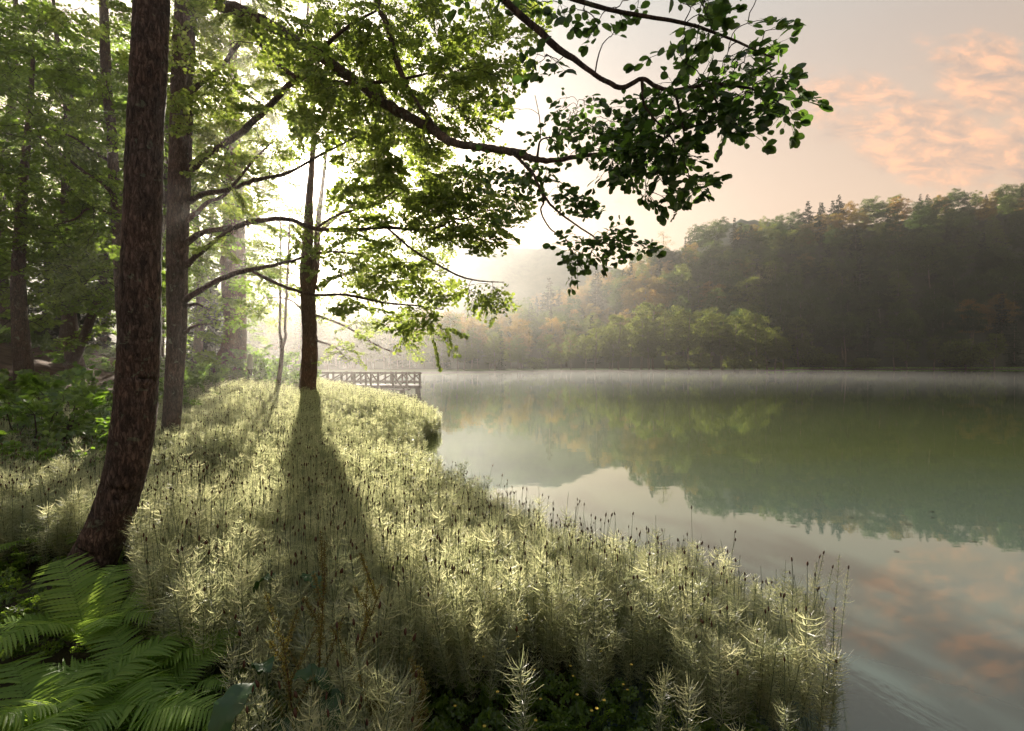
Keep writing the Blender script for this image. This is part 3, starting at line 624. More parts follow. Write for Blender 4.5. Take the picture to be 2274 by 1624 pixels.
T0 = [(292, 930, 15, 24), (284, 860, 15, 18), (272, 700, 15, 15), (264, 562, 15, 14), (260, 480, 15, 14), (258, 437, 15, 14), (251, 362, 15, 13), (247, 287, 15, 12), (237, 187, 15, 13), (232, 60, 15, 11), (228, -150, 15, 8), (225, -400, 15, 4)]
L0 = [[(247, 360, 15, 5), (207, 337, 14.6, 4), (162, 305, 14.2, 3), (90, 280, 14, 2)], [(254, 435, 15, 6), (225, 405, 14.7, 5), (200, 392, 14.5, 4.5), (162, 362, 14.2, 4), (80, 300, 14, 2)],
      [(254, 478, 15, 4), (217, 467, 14.6, 3.2), (190, 466, 14.4, 3), (167, 487, 14.2, 2.6), (120, 500, 14, 1.5)]]
s0 = region(np.random.default_rng(10), [(220, 280, 130, 160, 12.5, 17, 56), (130, 420, 130, 120, 12.5, 16, 34), (200, 40, 200, 130, 12.5, 18, 44), (200, 560, 110, 90, 13, 17, 20), (40, 200, 120, 200, 12.5, 17, 30)])
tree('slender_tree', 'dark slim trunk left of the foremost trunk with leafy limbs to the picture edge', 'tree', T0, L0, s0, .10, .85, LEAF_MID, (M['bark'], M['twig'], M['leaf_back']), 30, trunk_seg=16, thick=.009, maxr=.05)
TL = [(140, 870, 19, 17), (165, 800, 19, 13), (190, 740, 19, 12), (215, 665, 19, 11), (235, 590, 19, 9), (250, 480, 19, 7), (262, 350, 19, 4)]
sl = region(np.random.default_rng(9), [(230, 560, 100, 120, 17, 21, 60), (130, 600, 110, 90, 17, 21, 40)])
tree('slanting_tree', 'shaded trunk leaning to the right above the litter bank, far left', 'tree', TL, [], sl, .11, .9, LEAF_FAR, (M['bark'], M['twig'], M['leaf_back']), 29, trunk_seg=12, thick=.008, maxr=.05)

# ---- woodland behind: three kinds, copied
def wood_proto(seed, Ht, rad, zlo, nspr, leaf=.15, L=1.15, kind='leaf'):
    r = np.random.default_rng(seed); sk = Skel(); mt = MB()
    zz = np.linspace(-.4, Ht, 14); pts = np.stack([.35 * np.sin(zz * .25 + seed), .3 * np.cos(zz * .31 + seed), zz], -1)
    pts -= [pts[0][0], pts[0][1], 0]; rr = .26 * (1 - zz / (Ht * 1.08)) + .03; rr[0] *= 1.5; tube(mt, pts, rr, 9, 0, .05, seed); sk.add(pts[3:], rr[3:])
    c = []
    while len(c) < nspr:
        p = r.uniform(-1, 1, 3)
        if np.linalg.norm(p) > 1 or np.linalg.norm(p) < .35: continue
        z = (p[2] + 1) / 2 * (Ht - zlo) + zlo; wd = rad * (1 - .25 * abs(p[2])); c.append([p[0] * wd, p[1] * wd, z + .5])
    c = np.array(c); msk = MB(); d = attach(msk, sk, c, r, .012, 4, maxr=.08); ml = MB()
    out = c * [1, 1, 0]; out /= np.linalg.norm(out, axis=1)[:, None]; d = horiz(d * .5 + out, r, .15)
    put_sprays(ml, msk, c, d, L * r.uniform(.8, 1.25, len(c)), leaf, LEAF_FAR, r, SPR, .01, twigs='main')
    return mt.mesh('trunk', M['bark']), msk.mesh('branches', M['twig']), ml.mesh('crown', M['leaf_back'])
protos = [wood_proto(51, 17, 4.6, 1.6, 170), wood_proto(52, 20, 4.2, 3.0, 165), wood_proto(53, 13, 4.8, .8, 170)]
def place_proto(name, meshes, partnames, loc, rz, sc, label, cat, group):
    rt = root(name, loc, label, cat, group); rt.rotation_euler = (0, 0, rz); rt.scale = (sc, sc, sc) if not hasattr(sc, '__len__') else sc
    for me, pn in zip(meshes, partnames):
        o = bpy.data.objects.new(pn, me); COL.objects.link(o); o.parent = rt
    return rt
wl = [(60, 16, 2), (140, 24, 0), (225, 30, 1), (330, 19, 2), (350, 34, 0), (432, 30, 1), (456, 38, 0), (20, 26, 1), (-90, 22, 0), (300, 44, 1), (400, 50, 0), (480, 56, 2), (90, 40, 0), (-60, 38, 1), (-250, 34, 0), (170, 21, 2), (200, 55, 1)]
wlab = ['low-branched leafy tree at the edge left of the litter bank', 'green tree behind the slanting trunk', 'tall leafy tree rising behind the foremost trunk', 'bushy tree seen in the gap between the two dark trunks', 'leafy tree farther back between the two dark trunks', 'tall leafy tree just right of the second trunk', 'hazy leafy tree behind the bent trunk']
for k, (xd, Y, pi) in enumerate(wl):
    x = (xd - CX) / F * Y; z = float(gh(x, Y))
    lab = wlab[k] if k < len(wlab) else ('green forest tree deep in the shaded wood at the left edge' if xd < 250 else 'pale green forest tree far back in the wood between the trunks')
    place_proto('forest_tree', protos[pi], ('trunk', 'branches', 'crown'), (x, Y, z - .1), k * 1.7, .9 + .25 * ((k * 37) % 10) / 10, lab, 'tree', 'leafy trees of the wood behind the trunks')
# dark young conifer between the trunks
def conifer_mesh(seed, Ht=30, rad=4.2, layers=30, sz=.7, n=26, mat='conifer', zlo=.08):
    r = np.random.default_rng(seed); ml = MB(); mt = MB(); tube(mt, [[0, 0, -1], [0, 0, Ht * .5], [0, 0, Ht * .99]], [.32 * Ht / 30, .2 * Ht / 30, .03], 6, 0, cap=False)
    for k in range(layers):
        t = k / (layers - 1); z = Ht * (zlo + (1 - zlo) * t); R0 = rad * (1 - t) ** .8 * r.uniform(.6, 1.2) + .15
        nb = max(5, int(n * (1 - t) + 5))
        for j in range(nb):
            a = r.uniform(0, 6.28); Rb = R0 * r.uniform(.6, 1.15); m_ = max(3, int(Rb / (sz * .42)) + 2); s = np.linspace(.12, 1, m_)
            dv = np.array([math.cos(a), math.sin(a)]); pos = np.stack([dv[0] * Rb * s, dv[1] * Rb * s, z - .42 * Rb * s + .25 * Rb * s ** 2], -1)
            pos += r.normal(0, .12 * sz, pos.shape); d = np.tile([dv[0], dv[1], -.3], (m_, 1)) + r.normal(0, .5, (m_, 3))
            leaves(ml, pos, d, np.array([0, 0, 1.]) + r.normal(0, .5, pos.shape), sz * r.uniform(.6, 1.2, m_), LEAF_FAR, 0, r)
    return mt.mesh('trunk', M['far_bark']), ml.mesh('crown', M[mat])
yc = conifer_mesh(61, 6.5, 1.9, 26, .26, 26)
for (xd, Y, lab) in [(462, 33, 'dark young conifer between the second trunk and the bent trunk'), (150, 27, 'dark young conifer in the shade behind the litter bank')]:
    x = (xd - CX) / F * Y; place_proto('young_conifer', yc, ('trunk', 'crown'), (x, Y, float(gh(x, Y)) - .1), 0, 1.15, lab, 'conifer', 'young conifers in the wood')

# ---- bushes on the bank
def bush_mesh(seed, rad, Ht, n, leaf, L=.5, mat='leaf_bush', tm=LEAF_MID):
    r = np.random.default_rng(seed); sk = Skel(); mt = MB()
    for k in range(7):
        a = r.uniform(0, 6.28); q = np.linspace(0, 1, 6)[:, None] * [math.cos(a) * rad * .5, math.sin(a) * rad * .5, Ht * .7] + r.normal(0, .03, (6, 3)); q[0, 2] = -.1
        rr = np.linspace(.025, .008, 6); tube(mt, q, rr, 5, cap=False); sk.add(q, rr)
    c = []
    while len(c) < n:
        p = r.uniform(-1, 1, 3); p[2] = abs(p[2])
        if np.linalg.norm(p) > 1 or np.linalg.norm(p) < .4: continue
        bump = 1 + .25 * math.sin(5 * p[0] + seed) * math.sin(4 * p[1] + 2 * seed); c.append(p * [rad, rad, Ht] * bump)
    c = np.array(c); d = attach(mt, sk, c, r, .012, 4, maxr=.012, rmin=.003); ml = MB()
    out = c / np.linalg.norm(c, axis=1)[:, None]; dd = horiz(d * .4 + out, r, -.1)
    put_sprays(ml, mt, c, dd, L * r.uniform(.7, 1.3, len(c)), leaf, tm, r, SPRL, .004, twigs='main')
    return mt.mesh('stems', M['twig']), ml.mesh('foliage', M[mat])
bushes = [bush_mesh(71, 1.2, 1.3, 60, .10), bush_mesh(72, 1.0, 1.8, 60, .10), bush_mesh(73, 1.4, 1.1, 70, .09)]
bl = [(432, 19, 0, 1.0, 'light green bush right of the second trunk, above the horsetails'), (455, 16.5, 2, .75, 'low leafy bush in front of the bent trunk'), (560, 26, 1, 1.3, 'sunlit green bush left of the white cabinet post foot'), (585, 27.5, 0, 1.5, 'tall sunlit bush right of the white cabinet'),
      (600, 24, 2, .9, 'low bright bush at the foot of the forked sapling'), (648, 25, 1, .9, 'sunlit shrub between the sapling and the sunlit trunk'), (665, 27, 0, .8, 'low shrub touching the sunlit trunk on its left'), (708, 22.6, 2, .45, 'small leafy shoot at the right foot of the sunlit trunk'), (470, 24, 1, 1.0, 'green shrub behind the foot of the bent trunk'),
      (405, 22, 0, 1.1, 'shrub half hidden behind the second trunk'), (200, 8.2, 1, .75, 'dark-leaved shrub left of the foremost trunk, over the horsetails'), (150, 7.0, 0, .7, 'shaded shrub at the left edge beside the foremost trunk'), (90, 8, 1, 1.0, 'dark shrub outside the wood, past the left edge'), (200, 13, 2, 1.2, 'low green plant clump on the litter bank, left of the trunks'), (20, 9, 0, 1.2, 'dark shrub in the shade of the wood, far left'),
      (540, 33, 1, 1.3, 'hazy shrub farther back behind the straight trunk'), (630, 34, 0, 1.6, 'hazy bush on the bank before the pier start'), (505, 22, 2, .6, 'ferny bush hiding the foot of the twin trunks')]
for k, (xd, Y, bi, sc, lab) in enumerate(bl):
    x = (xd - CX) / F * Y; place_proto('bush', bushes[bi], ('stems', 'foliage'), (x, Y, float(gh(x, Y)) - .05), k * 2.1, sc, lab, 'bush', 'bushes on the wooded bank')

# ---- cabinet on a post
yb = 25.0; c0 = P(556, 870, yb); c0[2] = float(gh(c0[0], yb))
cb = root('cabinet_post', c0, 'pale metal cabinet mounted on a dark post beside the straight trunk', 'cabinet')
mb = MB(); pz = P(552, 790, yb)[2]; box(mb, [P(553, 0, yb)[0], yb, (c0[2] - .2 + pz) / 2], [.055, .055, (pz - c0[2] + .2) / 2]); mb.build('post', M['wood'], cb, c0)
mb = MB(); zt, zb = P(0, 789, yb)[2], P(0, 820, yb)[2]; box(mb, [P(558.5, 0, yb)[0], yb - .12, (zt + zb) / 2], [.11, .06, (zt - zb) / 2]); mb.build('cabinet_box', M['cabinet'], cb, c0)
mb = MB(); box(mb, [P(558.5, 0, yb)[0], yb - .12, zt + .015], [.13, .08, .012]); mb.build('lid', M['cabinet'], cb, c0)
mb = MB(); box(mb, [P(560, 0, yb)[0], yb - .1, (zb + c0[2]) / 2 - .1], [.04, .04, (zb - c0[2] + .2) / 2 - .003]); mb.build('leg', M['wood'], cb, c0)

# ---------------------------------------------------------------- pier
YR, YL, XR = 40.8, 42.2, 935.0
def pf(xd, yd, back=0.0):
    t = (xd - 560) / (XR - 560); Y = YL + (YR - YL) * t + back; q = P(xd, yd, YL + (YR - YL) * t)
    q[1] += back; return q
pc = pf(930, 876); pc[2] = 0
pier = root('wooden_pier', pc, 'weathered wooden pier with crossed log railings standing out into the lake', 'pier')
zdeck = pf(900, 856)[2]; zr = pf(900, 829)[2]; zlow = pf(900, 849)[2]
WD = 2.6
def xw(xd): return pf(xd, 0)[0]
xa, xb = xw(560) - 6, xw(935) + .05
def xk(xd, dy):
    t = (xd - 560) / (XR - 560); return (xd - CX) / F * (YL + (YR - YL) * t + dy)
def yl(x): t = (x - xw(560)) / (xw(935) - xw(560)); return YL + (YR - YL) * t
mb = MB(); n = 78; xx = np.linspace(xa, xb, n + 1)
for k in range(n):
    a = (xx[k] + xx[k + 1]) / 2; y0 = yl(a); q = a / y0 * (y0 + WD) - .12; beam(mb, [a, y0 - .1, zdeck - .03], [q, y0 + WD + .1, zdeck - .03], (xx[1] - xx[0]) - .03, .06)
mb.build('deck', M['wood'], pier, pc)
for bk in (0, WD):
    m1 = MB(); SK = (1 if bk == 0 else (yl(xb) + WD) / yl(xb)); XB = xb * SK - (0 if bk == 0 else .12); beam(m1, [xa, yl(xa) + bk, zdeck - .17], [XB, yl(xb) + bk, zdeck - .17], .16, .20); m1.build('deck_beam', M['wood'], pier, pc)
    m1 = MB(); beam(m1, [xa, yl(xa) + bk - .02, zr], [XB, yl(xb) + bk - .02, zr], .13, .12); m1.build('top_rail', M['wood'], pier, pc)
    m1 = MB(); beam(m1, [xa, yl(xa) + bk - .02, zlow], [XB, yl(xb) + bk - .02, zlow], .10, .10); m1.build('low_rail', M['wood'], pier, pc)
m1 = MB(); beam(m1, [xb - .06, yl(xb), zr - .002], [XB - .06, yl(xb) + WD, zr - .002], .11, .11); m1.build('top_rail', M['wood'], pier, pc)
m1 = MB(); beam(m1, [xb - .06, yl(xb), zlow - .002], [XB - .06, yl(xb) + WD, zlow - .002], .09, .09); m1.build('low_rail', M['wood'], pier, pc)
fp = [590, 620, 652, 690, 729, 760, 788, 814, 825, 841, 874, 904, 933]
def post(x, y, w_=.085):
    m1 = MB(); box(m1, [x, y - .15, (zr + .1 + zdeck - .22) / 2], [w_, .075, (zr + .1 - zdeck + .22) / 2]); m1.build('post', M['wood'], pier, pc)
for k, xd in enumerate(fp): post(xw(xd), yl(xw(xd)), .10 if k in (5, 6) else .08)
for xd in (560, 600, 640, 700, 739, 769, 780, 800, 855, 868, 879, 893, 920):
    x = xw(xd); post(xk(xd, WD), yl(x) + WD + .29, .07)
zt, zb = zr - .08, zlow + .02
for a, b, up in [(690, 729, 1), (729, 760, 1), (764, 787, 1), (790, 812, 1), (814, 825, 0), (826, 841, 0), (842, 873, 1), (875, 903, 1), (907, 932, 1), (652, 690, 1), (620, 652, 1), (590, 620, 1)]:
    m1 = MB(); xa_, xb_ = xw(a) + .05, xw(b) - .05
    beam(m1, [xa_, yl(xa_) - .11, zb if up else zt], [xb_, yl(xb_) - .11, zt if up else zb], .07, .10); m1.build('brace', M['wood'], pier, pc)
for a, b, up in [(739, 769, 1), (769, 780, 1), (800, 855, 1), (868, 879, 1), (893, 904, 0), (893, 879, 0), (920, 933, 0), (905, 920, 0), (780, 800, 1)]:
    m1 = MB(); xa_, xb_ = xk(a, WD), xk(b, WD); beam(m1, [xa_, yl(xa_) + WD + .1, zb if up else zt], [xb_, yl(xb_) + WD + .1, zt if up else zb], .07, .09); m1.build('brace', M['wood'], pier, pc)
m1 = MB(); beam(m1, [xw(874), yl(xw(874)) - .25, zt], [xw(903), yl(xw(903)) - .95, zdeck - .30], .08, .12); m1.build('outrigger_brace', M['wood'], pier, pc)
m1 = MB(); beam(m1, [xw(904), yl(xw(904)) - .25, zt], [xw(910), yl(xw(910)) - .85, zdeck - .30], .08, .12); m1.build('outrigger_brace', M['wood'], pier, pc)
m1 = MB(); beam(m1, [xw(762), yl(xw(762)) - .25, zt], [xw(768), yl(xw(768)) - .75, zdeck - .2], .08, .12); m1.build('outrigger_brace', M['wood'], pier, pc)
m1 = MB(); beam(m1, [xw(868), yl(xw(868)) - .6, zdeck - .33], [xw(912), yl(xw(912)) - .6, zdeck - .33], .9, .10); m1.build('side_beam', M['wood'], pier, pc)
for xd, yo, w_ in [(930, .05, .13), (930, WD, .12), (896, -.45, .20), (896, WD, .13), (850, .1, .13), (850, WD, .13), (800, .1, .13), (740, .1, .13)]:
    m1 = MB(); x = xw(xd); box(m1, [x if yo < 1 else xk(xd - 4, WD), yl(x) + yo, (zdeck - .275 - .9) / 2], [w_, .12, (zdeck - .275 + .9) / 2]); m1.build('pile', M['wood'], pier, pc)

# ---------------------------------------------------------------- instancing of uncountable plants
def instancer(name, meshes, pts, rot, scl, idx, label, cat, group=None):
    c = bpy.data.collections.new(name + '_kinds')
    for i, me in enumerate(meshes):
        o = bpy.data.objects.new('%s_kind_%02d' % (name, i), me); c.objects.link(o)
    me = bpy.data.meshes.new(name); n = len(pts); me.vertices.add(n); me.vertices.foreach_set('co', np.asarray(pts, np.float32).ravel())
    a = me.attributes.new('rot', 'FLOAT_VECTOR', 'POINT'); a.data.foreach_set('vector', np.asarray(rot, np.float32).ravel())
    a = me.attributes.new('scl', 'FLOAT_VECTOR', 'POINT'); a.data.foreach_set('vector', np.asarray(scl, np.float32).ravel())
    a = me.attributes.new('idx', 'INT', 'POINT'); a.data.foreach_set('value', np.asarray(idx, np.int32))
    o = bpy.data.objects.new(name, me); COL.objects.link(o)
    ng = bpy.data.node_groups.new(name + '_nodes', 'GeometryNodeTree')
    ng.interface.new_socket('Geometry', in_out='INPUT', socket_type='NodeSocketGeometry'); ng.interface.new_socket('Geometry', in_out='OUTPUT', socket_type='NodeSocketGeometry')
    gi = ng.nodes.new('NodeGroupInput'); go = ng.nodes.new('NodeGroupOutput')
    ci = ng.nodes.new('GeometryNodeCollectionInfo'); ci.inputs[0].default_value = c; ci.inputs[1].default_value = True; ci.inputs[2].default_value = True
    ip = ng.nodes.new('GeometryNodeInstanceOnPoints'); ip.inputs['Pick Instance'].default_value = True
    def na(nm, ty):
        q = ng.nodes.new('GeometryNodeInputNamedAttribute'); q.data_type = ty; q.inputs[0].default_value = nm; return q.outputs[0]
    L = ng.links
    L.new(gi.outputs[0], ip.inputs['Points']); L.new(ci.outputs[0], ip.inputs['Instance']); L.new(na('idx', 'INT'), ip.inputs['Instance Index'])
    e = ng.nodes.new('FunctionNodeEulerToRotation'); L.new(na('rot', 'FLOAT_VECTOR'), e.inputs[0]); L.new(e.outputs[0], ip.inputs['Rotation'])
    L.new(na('scl', 'FLOAT_VECTOR'), ip.inputs['Scale']); L.new(ip.outputs[0], go.inputs[0])
    md = o.modifiers.new('scatter', 'NODES'); md.node_group = ng
    return tag(o, label, cat, group, 'stuff')

# ---------------------------------------------------------------- horsetails
def horsetail(seed, Ht, nw, nb, Lb, wbr, stem, cone=True, seg=2, top=.93, lo=.36, up=.55):
    """stem (mat 0), whorled branches (mat 1), brown cone (mat 2)"""
    r = np.random.default_rng(seed); mb = MB(); zz = np.linspace(0, Ht, 8); q = np.stack([.02 * np.sin(zz * 3 + seed), .02 * np.cos(zz * 2.6 + seed), zz], -1); q -= [q[0, 0], q[0, 1], .12]
    tube(mb, q, np.linspace(stem, stem * .55, 8), 5 if wbr < .003 else 4, 0, cap=False); zq = q[:, 2]
    for k in range(nw):
        t = lo + (top - lo) * k / (nw - 1); z = Ht * t - .12; c = np.array([np.interp(z, zq, q[:, 0]), np.interp(z, zq, q[:, 1]), z])
        prof = math.sin(math.pi * min(1, .12 + .95 * (1 - (t - lo) / (1 - lo)) ** .8)) ** .6 if t > .5 else .55 + .45 * (t - lo) / (.5 - lo)
        L = Lb * prof * r.uniform(.8, 1.15) * (1 if t < .8 else .45 + .55 * (.95 - t) / .15)
        a = r.uniform(0, 6.28) + np.arange(nb) * 6.283 / nb + r.normal(0, .12, nb); Lr = L * r.uniform(.55, 1.15, nb); el = up + r.normal(0, .16, nb)
        dv = np.stack([np.cos(a), np.sin(a), np.zeros(nb)], -1); side = np.stack([-np.sin(a), np.cos(a), r.normal(0, .8, nb)], -1)
        P0 = np.tile(c, (nb, 1)); P1 = P0 + dv * (Lr * .55 * np.cos(el))[:, None] + np.array([0, 0, 1]) * (Lr * .55 * np.sin(el) * .7)[:, None]
        P2 = P1 + dv * (Lr * .45 * np.cos(el + .25))[:, None] + np.array([0, 0, 1]) * (Lr * .45 * np.sin(el + .25))[:, None]
        w0 = side * wbr; V = np.stack([P0 - w0, P0 + w0, P1 + w0 * .9, P1 - w0 * .9, P2 + w0 * .3, P2 - w0 * .3], 1).reshape(-1, 3)
        b = np.arange(nb)[:, None] * 6; f = np.concatenate([b + [0, 1, 2, 3], b + [3, 2, 4, 5]]); mb.add(V, f, 1, np.repeat(r.random(nb), 6))
    if cone:
        zt = q[-1]; cz = np.linspace(0, 1, 6)[:, None] * [0.004, 0, .032 if wbr < .0025 else .036]; tube(mb, zt + cz, np.array([.6, 1.2, 1.35, 1.2, .8, .2]) * (.0048 if wbr < .0025 else .0062), 5, 2)
    return mb
HM = [M['hstem'], M['horsetail'], M['hcone']]
near_k = [horsetail(400 + i, [.95, .85, .80, 1.0, .72, .88, .78, .92][i], [15, 14, 14, 15, 13, 14, 14, 13][i], 13, [.12, .11, .13, .10, .12, .14, .10, .12][i], .0014, .0026, cone=(i % 3 == 0), top=[.80, .9, .95, .72, .97, .85, .95, .78][i]).mesh('horsetail_near', HM) for i in range(8)]
mid_k = [horsetail(420 + i, [.92, .84, .78, .98, .8][i], 13, 10, .125, .0028, .0032, cone=(i == 0), top=[.8, .93, .95, .84, .95][i]).mesh('horsetail_mid', HM) for i in range(5)]
far_k = [horsetail(440 + i, [.92, .84, .8, .97][i], 10, 9, .13, .0048, .0042, cone=(i == 0), top=[.8, .93, .95, .9][i]).mesh('horsetail_far', HM) for i in range(4)]
def dmax(y): return np.interp(y, [-5, 4, 8, 12, 15, 18, 22, 25, 28, 31, 34, 36.5], [6.5, 7.5, 9.5, 9, 8.2, 8.6, 8.6, 7.5, 6.8, 5.5, 3.0, .5])
def scatter(n, y0, y1, r):
    out = []
    while len(out) < n:
        m_ = n * 2; y = r.uniform(y0, y1, m_); x = bx(y) - r.uniform(-.16, 1, m_) * dmax(y) * 1.0
        ok = r.uniform(0, 11, m_) < dmax(y) * 1.12
        ok &= (np.hypot(x, y) > 1.25) & (np.abs(x / np.maximum(y, .3)) < 1.9)
        d = bx(y) - x; ok &= (d > -.10 - .10 * np.sin(y * 7) - .05 * np.sin(y * 17)) | ((d > -.38) & (r.random(m_) < .10))
        # the fern corner and the foreground gap are thinner
        fx = (x + 1.9) ** 2 + (y - 2.2) ** 2; ok &= (fx > .75) | (r.random(m_) < .15)
        px = CX + F * x / np.maximum(y, .3); ok &= ~((y < 4.5) & (px < 300)) & ~((y < 3.2) & (px < 470 - (y - 2) * 40))
        ok &= ~((px > 860 + 60 * np.sin(y * 9)) & (y < 3.1 + .15 * np.sin(x * 3.1) + .08 * np.sin(x * 9))) | (r.random(m_) < .02)
        ok &= ~((np.hypot(x + 3.66, y - 4.3) < .42) | (np.hypot(x + 7.3, y - 10.4) < .45) | (np.hypot(x + 9.7, y - 23) < .5))
        cl_ = .5 + .5 * np.sin(x * 2.1 + 1.3 * np.sin(y * .8)) * np.sin(y * 1.7 + x); ok &= r.random(m_) < .55 + .45 * cl_
        out += list(zip(x[ok], y[ok]))
    return np.array(out[:n])
rh = np.random.default_rng(88)
A = scatter(5200, .6, 7.0, rh); B = scatter(7500, 7.0, 15.0, rh); Cc = scatter(15000, 15.0, 36.0, rh)
def inst_args(Q, off, nk, r, s0=1.0):
    n = len(Q); z = gh(Q[:, 0], Q[:, 1]); z = np.maximum(z, -.12)
    hgt = 1 + .10 * np.sin(Q[:, 0] * 1.1 + Q[:, 1] * .7) + r.normal(0, .13, n)
    rot = np.stack([r.normal(0, .10, n), r.normal(0, .10, n), r.uniform(0, 6.28, n)], -1); s = r.uniform(.7, 1.3, n) * s0
    return np.column_stack([Q, z]), rot, np.stack([s, s, s0 * np.clip(hgt, .6, 1.3)], -1), off + r.integers(0, nk, n)
for nm, Q, ks, lab in (('horsetail_bed', A, near_k, 'dense pale green horsetails with brown tips filling the near bank'), ('horsetail_bed', B, mid_k, 'backlit horsetails striped by trunk shadows in the middle of the bank'), ('horsetail_bed', Cc, far_k, 'cream-white sunlit horsetails on the far rounded point before the pier')):
    p_, r_, s_, i_ = inst_args(Q, 0, len(ks), rh); instancer(nm, ks, p_, r_, s_, i_, lab, 'horsetails')
# single stems standing in the water at the right tip
for k, (xd, yd, ht, lab) in enumerate([(1865, 1462, .80, 'tallest lone horsetail standing in open water right of the bed'), (1850, 1468, .92, 'forked-looking lone horsetail beside the tallest one in the water'), (1836, 1470, .55, 'short lone horsetail in the water left of the tallest one'), (1828, 1462, .62, 'short bent lone horsetail nearest the bed edge'),
                                 (1802, 1450, .85, 'brown-tipped horsetail on the very edge of the bed'), (1790, 1440, .9, 'slim horsetail leaning at the right edge of the bed'), (1812, 1445, .78, 'horsetail with red foot at the edge of the bed')]):
    Y = H * F / (yd - CY); x = (xd - CX) / F * Y
    b = horsetail(470 + k, ht, 13, 8, .085, .0011, .0026, cone=(k % 3 != 1), lo=.45, top=.97, up=.8); o = b.build('horsetail', HM, None, None)
    o.location = (x, Y, 0.02); o.rotation_euler = (rng.normal(0, .05), .05 + .03 * k % .1, k * 1.0); tag(o, lab, 'horsetail', 'lone horsetails standing in the water')

# ---------------------------------------------------------------- ferns
def frond(seed, L=.75, npin=34):
    r = np.random.default_rng(seed); mb = MB(); t = np.linspace(0, 1, 12); el = R(76) - t * R(112)
    q = np.zeros((12, 3)); st = L / 11
    for i in range(1, 12): q[i] = q[i - 1] + st * np.array([math.cos(el[i - 1]), .04 * math.sin(3 * t[i] + seed), math.sin(el[i - 1])])
    tube(mb, q, np.linspace(.0035, .001, 12), 4, 0, cap=False)
    for k in range(npin):
        tt = .16 + .83 * k / npin; i = tt * 11; i0 = int(min(10, i)); b = q[i0] + (q[i0 + 1] - q[i0]) * (i - i0); ax = q[i0 + 1] - q[i0]; ax /= np.linalg.norm(ax)
        pl = L * .22 * math.sin(math.pi * min(1, .16 + .86 * (1 - tt))) ** .9 * (.55 + .45 * min(1, tt * 3)); 
        up = np.cross(np.array([0, 1., 0]), ax); up = -up if up[2] < 0 else up
        for sd in (-1, 1):
            d = np.array([0, sd, 0]) * .9 + ax * .42 + up * r.normal(0.02, .10); d /= np.linalg.norm(d); m_ = 15; s = np.linspace(0, 1, m_)
            pos = b + d * (pl * s)[:, None]; pos[:, 2] -= .18 * pl * s ** 2; wd = .0072 * np.sin(np.pi * np.clip(.30 + .72 * s, 0, 1)) ** .8 * (.45 + .55 * min(1, pl / .15)) * (1 + .5 * (np.arange(m_) % 2))
            A_ = pos + ax * wd[:, None] + up * (.25 * wd)[:, None]; B_ = pos - ax * wd[:, None] + up * (.25 * wd)[:, None]; V = np.stack([A_, pos, B_], 1).reshape(-1, 3); b0_ = np.arange(m_ - 1)[:, None] * 3
            mb.add(V, np.concatenate([b0_ + [0, 1, 4, 3], b0_ + [1, 2, 5, 4]]), 0, np.full(len(V), r.random()))
    return mb.mesh('frond', M['fern'])
fr = [frond(500 + i, .8 if i % 2 else .68) for i in range(4)]
fern_pts = [(205, 1330, 3.3, 1.05, 'fern tuft at the foot of the foremost trunk'), (290, 1330, 2.9, 1.0, 'bright green fern tuft right of the trunk foot'), (365, 1340, 2.8, .9, 'fern with sunlit fronds nearest the horsetails'), (250, 1420, 2.5, .9, 'large fern in the lower left corner'), (350, 1450, 2.25, .85, 'arching fern with glossy fronds at the bottom, left of the broad-leaved plant'), (170, 1400, 2.6, .95, 'shaded fern at the left picture edge'),
            (300, 1540, 2.0, .8, 'lowest fern at the bottom edge'), (180, 1530, 2.05, .85, 'dark fern below the left corner'), (60, 1450, 2.4, 1.0, 'fern in the shade at far left'), (430, 1540, 2.0, .7, 'small fern beside the broad leaves'), (150, 1230, 4.9, .9, 'fern behind the curved foot of the foremost trunk'), (505, 875, 20.5, 1.3, 'fern under the twin brown trunks')]
for k, (xd, yd, Y, sc, lab) in enumerate(fern_pts):
    x = (xd - CX) / F * Y; z0 = float(gh(x, Y)); rf = root('fern', (x, Y, z0), lab, 'fern', 'ferns on the bank'); nfr = 7
    ztop = P(xd, yd, Y)[2]; lift = max(0, ztop - z0 - .45)
    for j in range(nfr):
        o = bpy.data.objects.new('frond', fr[(j + k) % 4]); COL.objects.link(o); o.parent = rf; o.location = (0, 0, 0)
        o.rotation_euler = (rng.normal(0, .12), rng.normal(0, .18) - .12, j * 6.283 / nfr + rng.uniform(-.3, .3)); s = sc * 1.08 * rng.uniform(.8, 1.15); o.scale = (s, s, s)

# ---------------------------------------------------------------- broad-leaved plant, dock, yellow flowers
def broad_leaf(L, Wd, seed):
    r = np.random.default_rng(seed); mb = MB(); nu, nv = 14, 7; V = []
    for i in range(nu):
        t = i / (nu - 1); x = L * (t - .25 * t * t); z = L * (.30 * t - .75 * t * t); hw = Wd * math.sin(math.pi * min(1, .06 + .94 * t)) ** .7 * (1 - .3 * t)
        for j in range(nv):
            s = (j / (nv - 1)) * 2 - 1; V.append([x, s * hw, z + .22 * hw * abs(s) ** 1.2 + .012 * math.sin(t * 22 + 2 * s) * abs(s) + r.normal(0, .0015)])
    i = (np.arange(nu - 1)[:, None] * nv + np.arange(nv - 1)[None]).ravel(); mb.add(V, np.stack([i, i + 1, i + nv + 1, i + nv], -1), 0, smooth=True)
    mb.add(np.array(V) - [0, 0, .0015], np.stack([i, i + nv, i + nv + 1, i + 1], -1), 0, smooth=True)
    return mb
cbp = P(585, 1440, 2.35); zg = float(gh(cbp[0], cbp[1]))
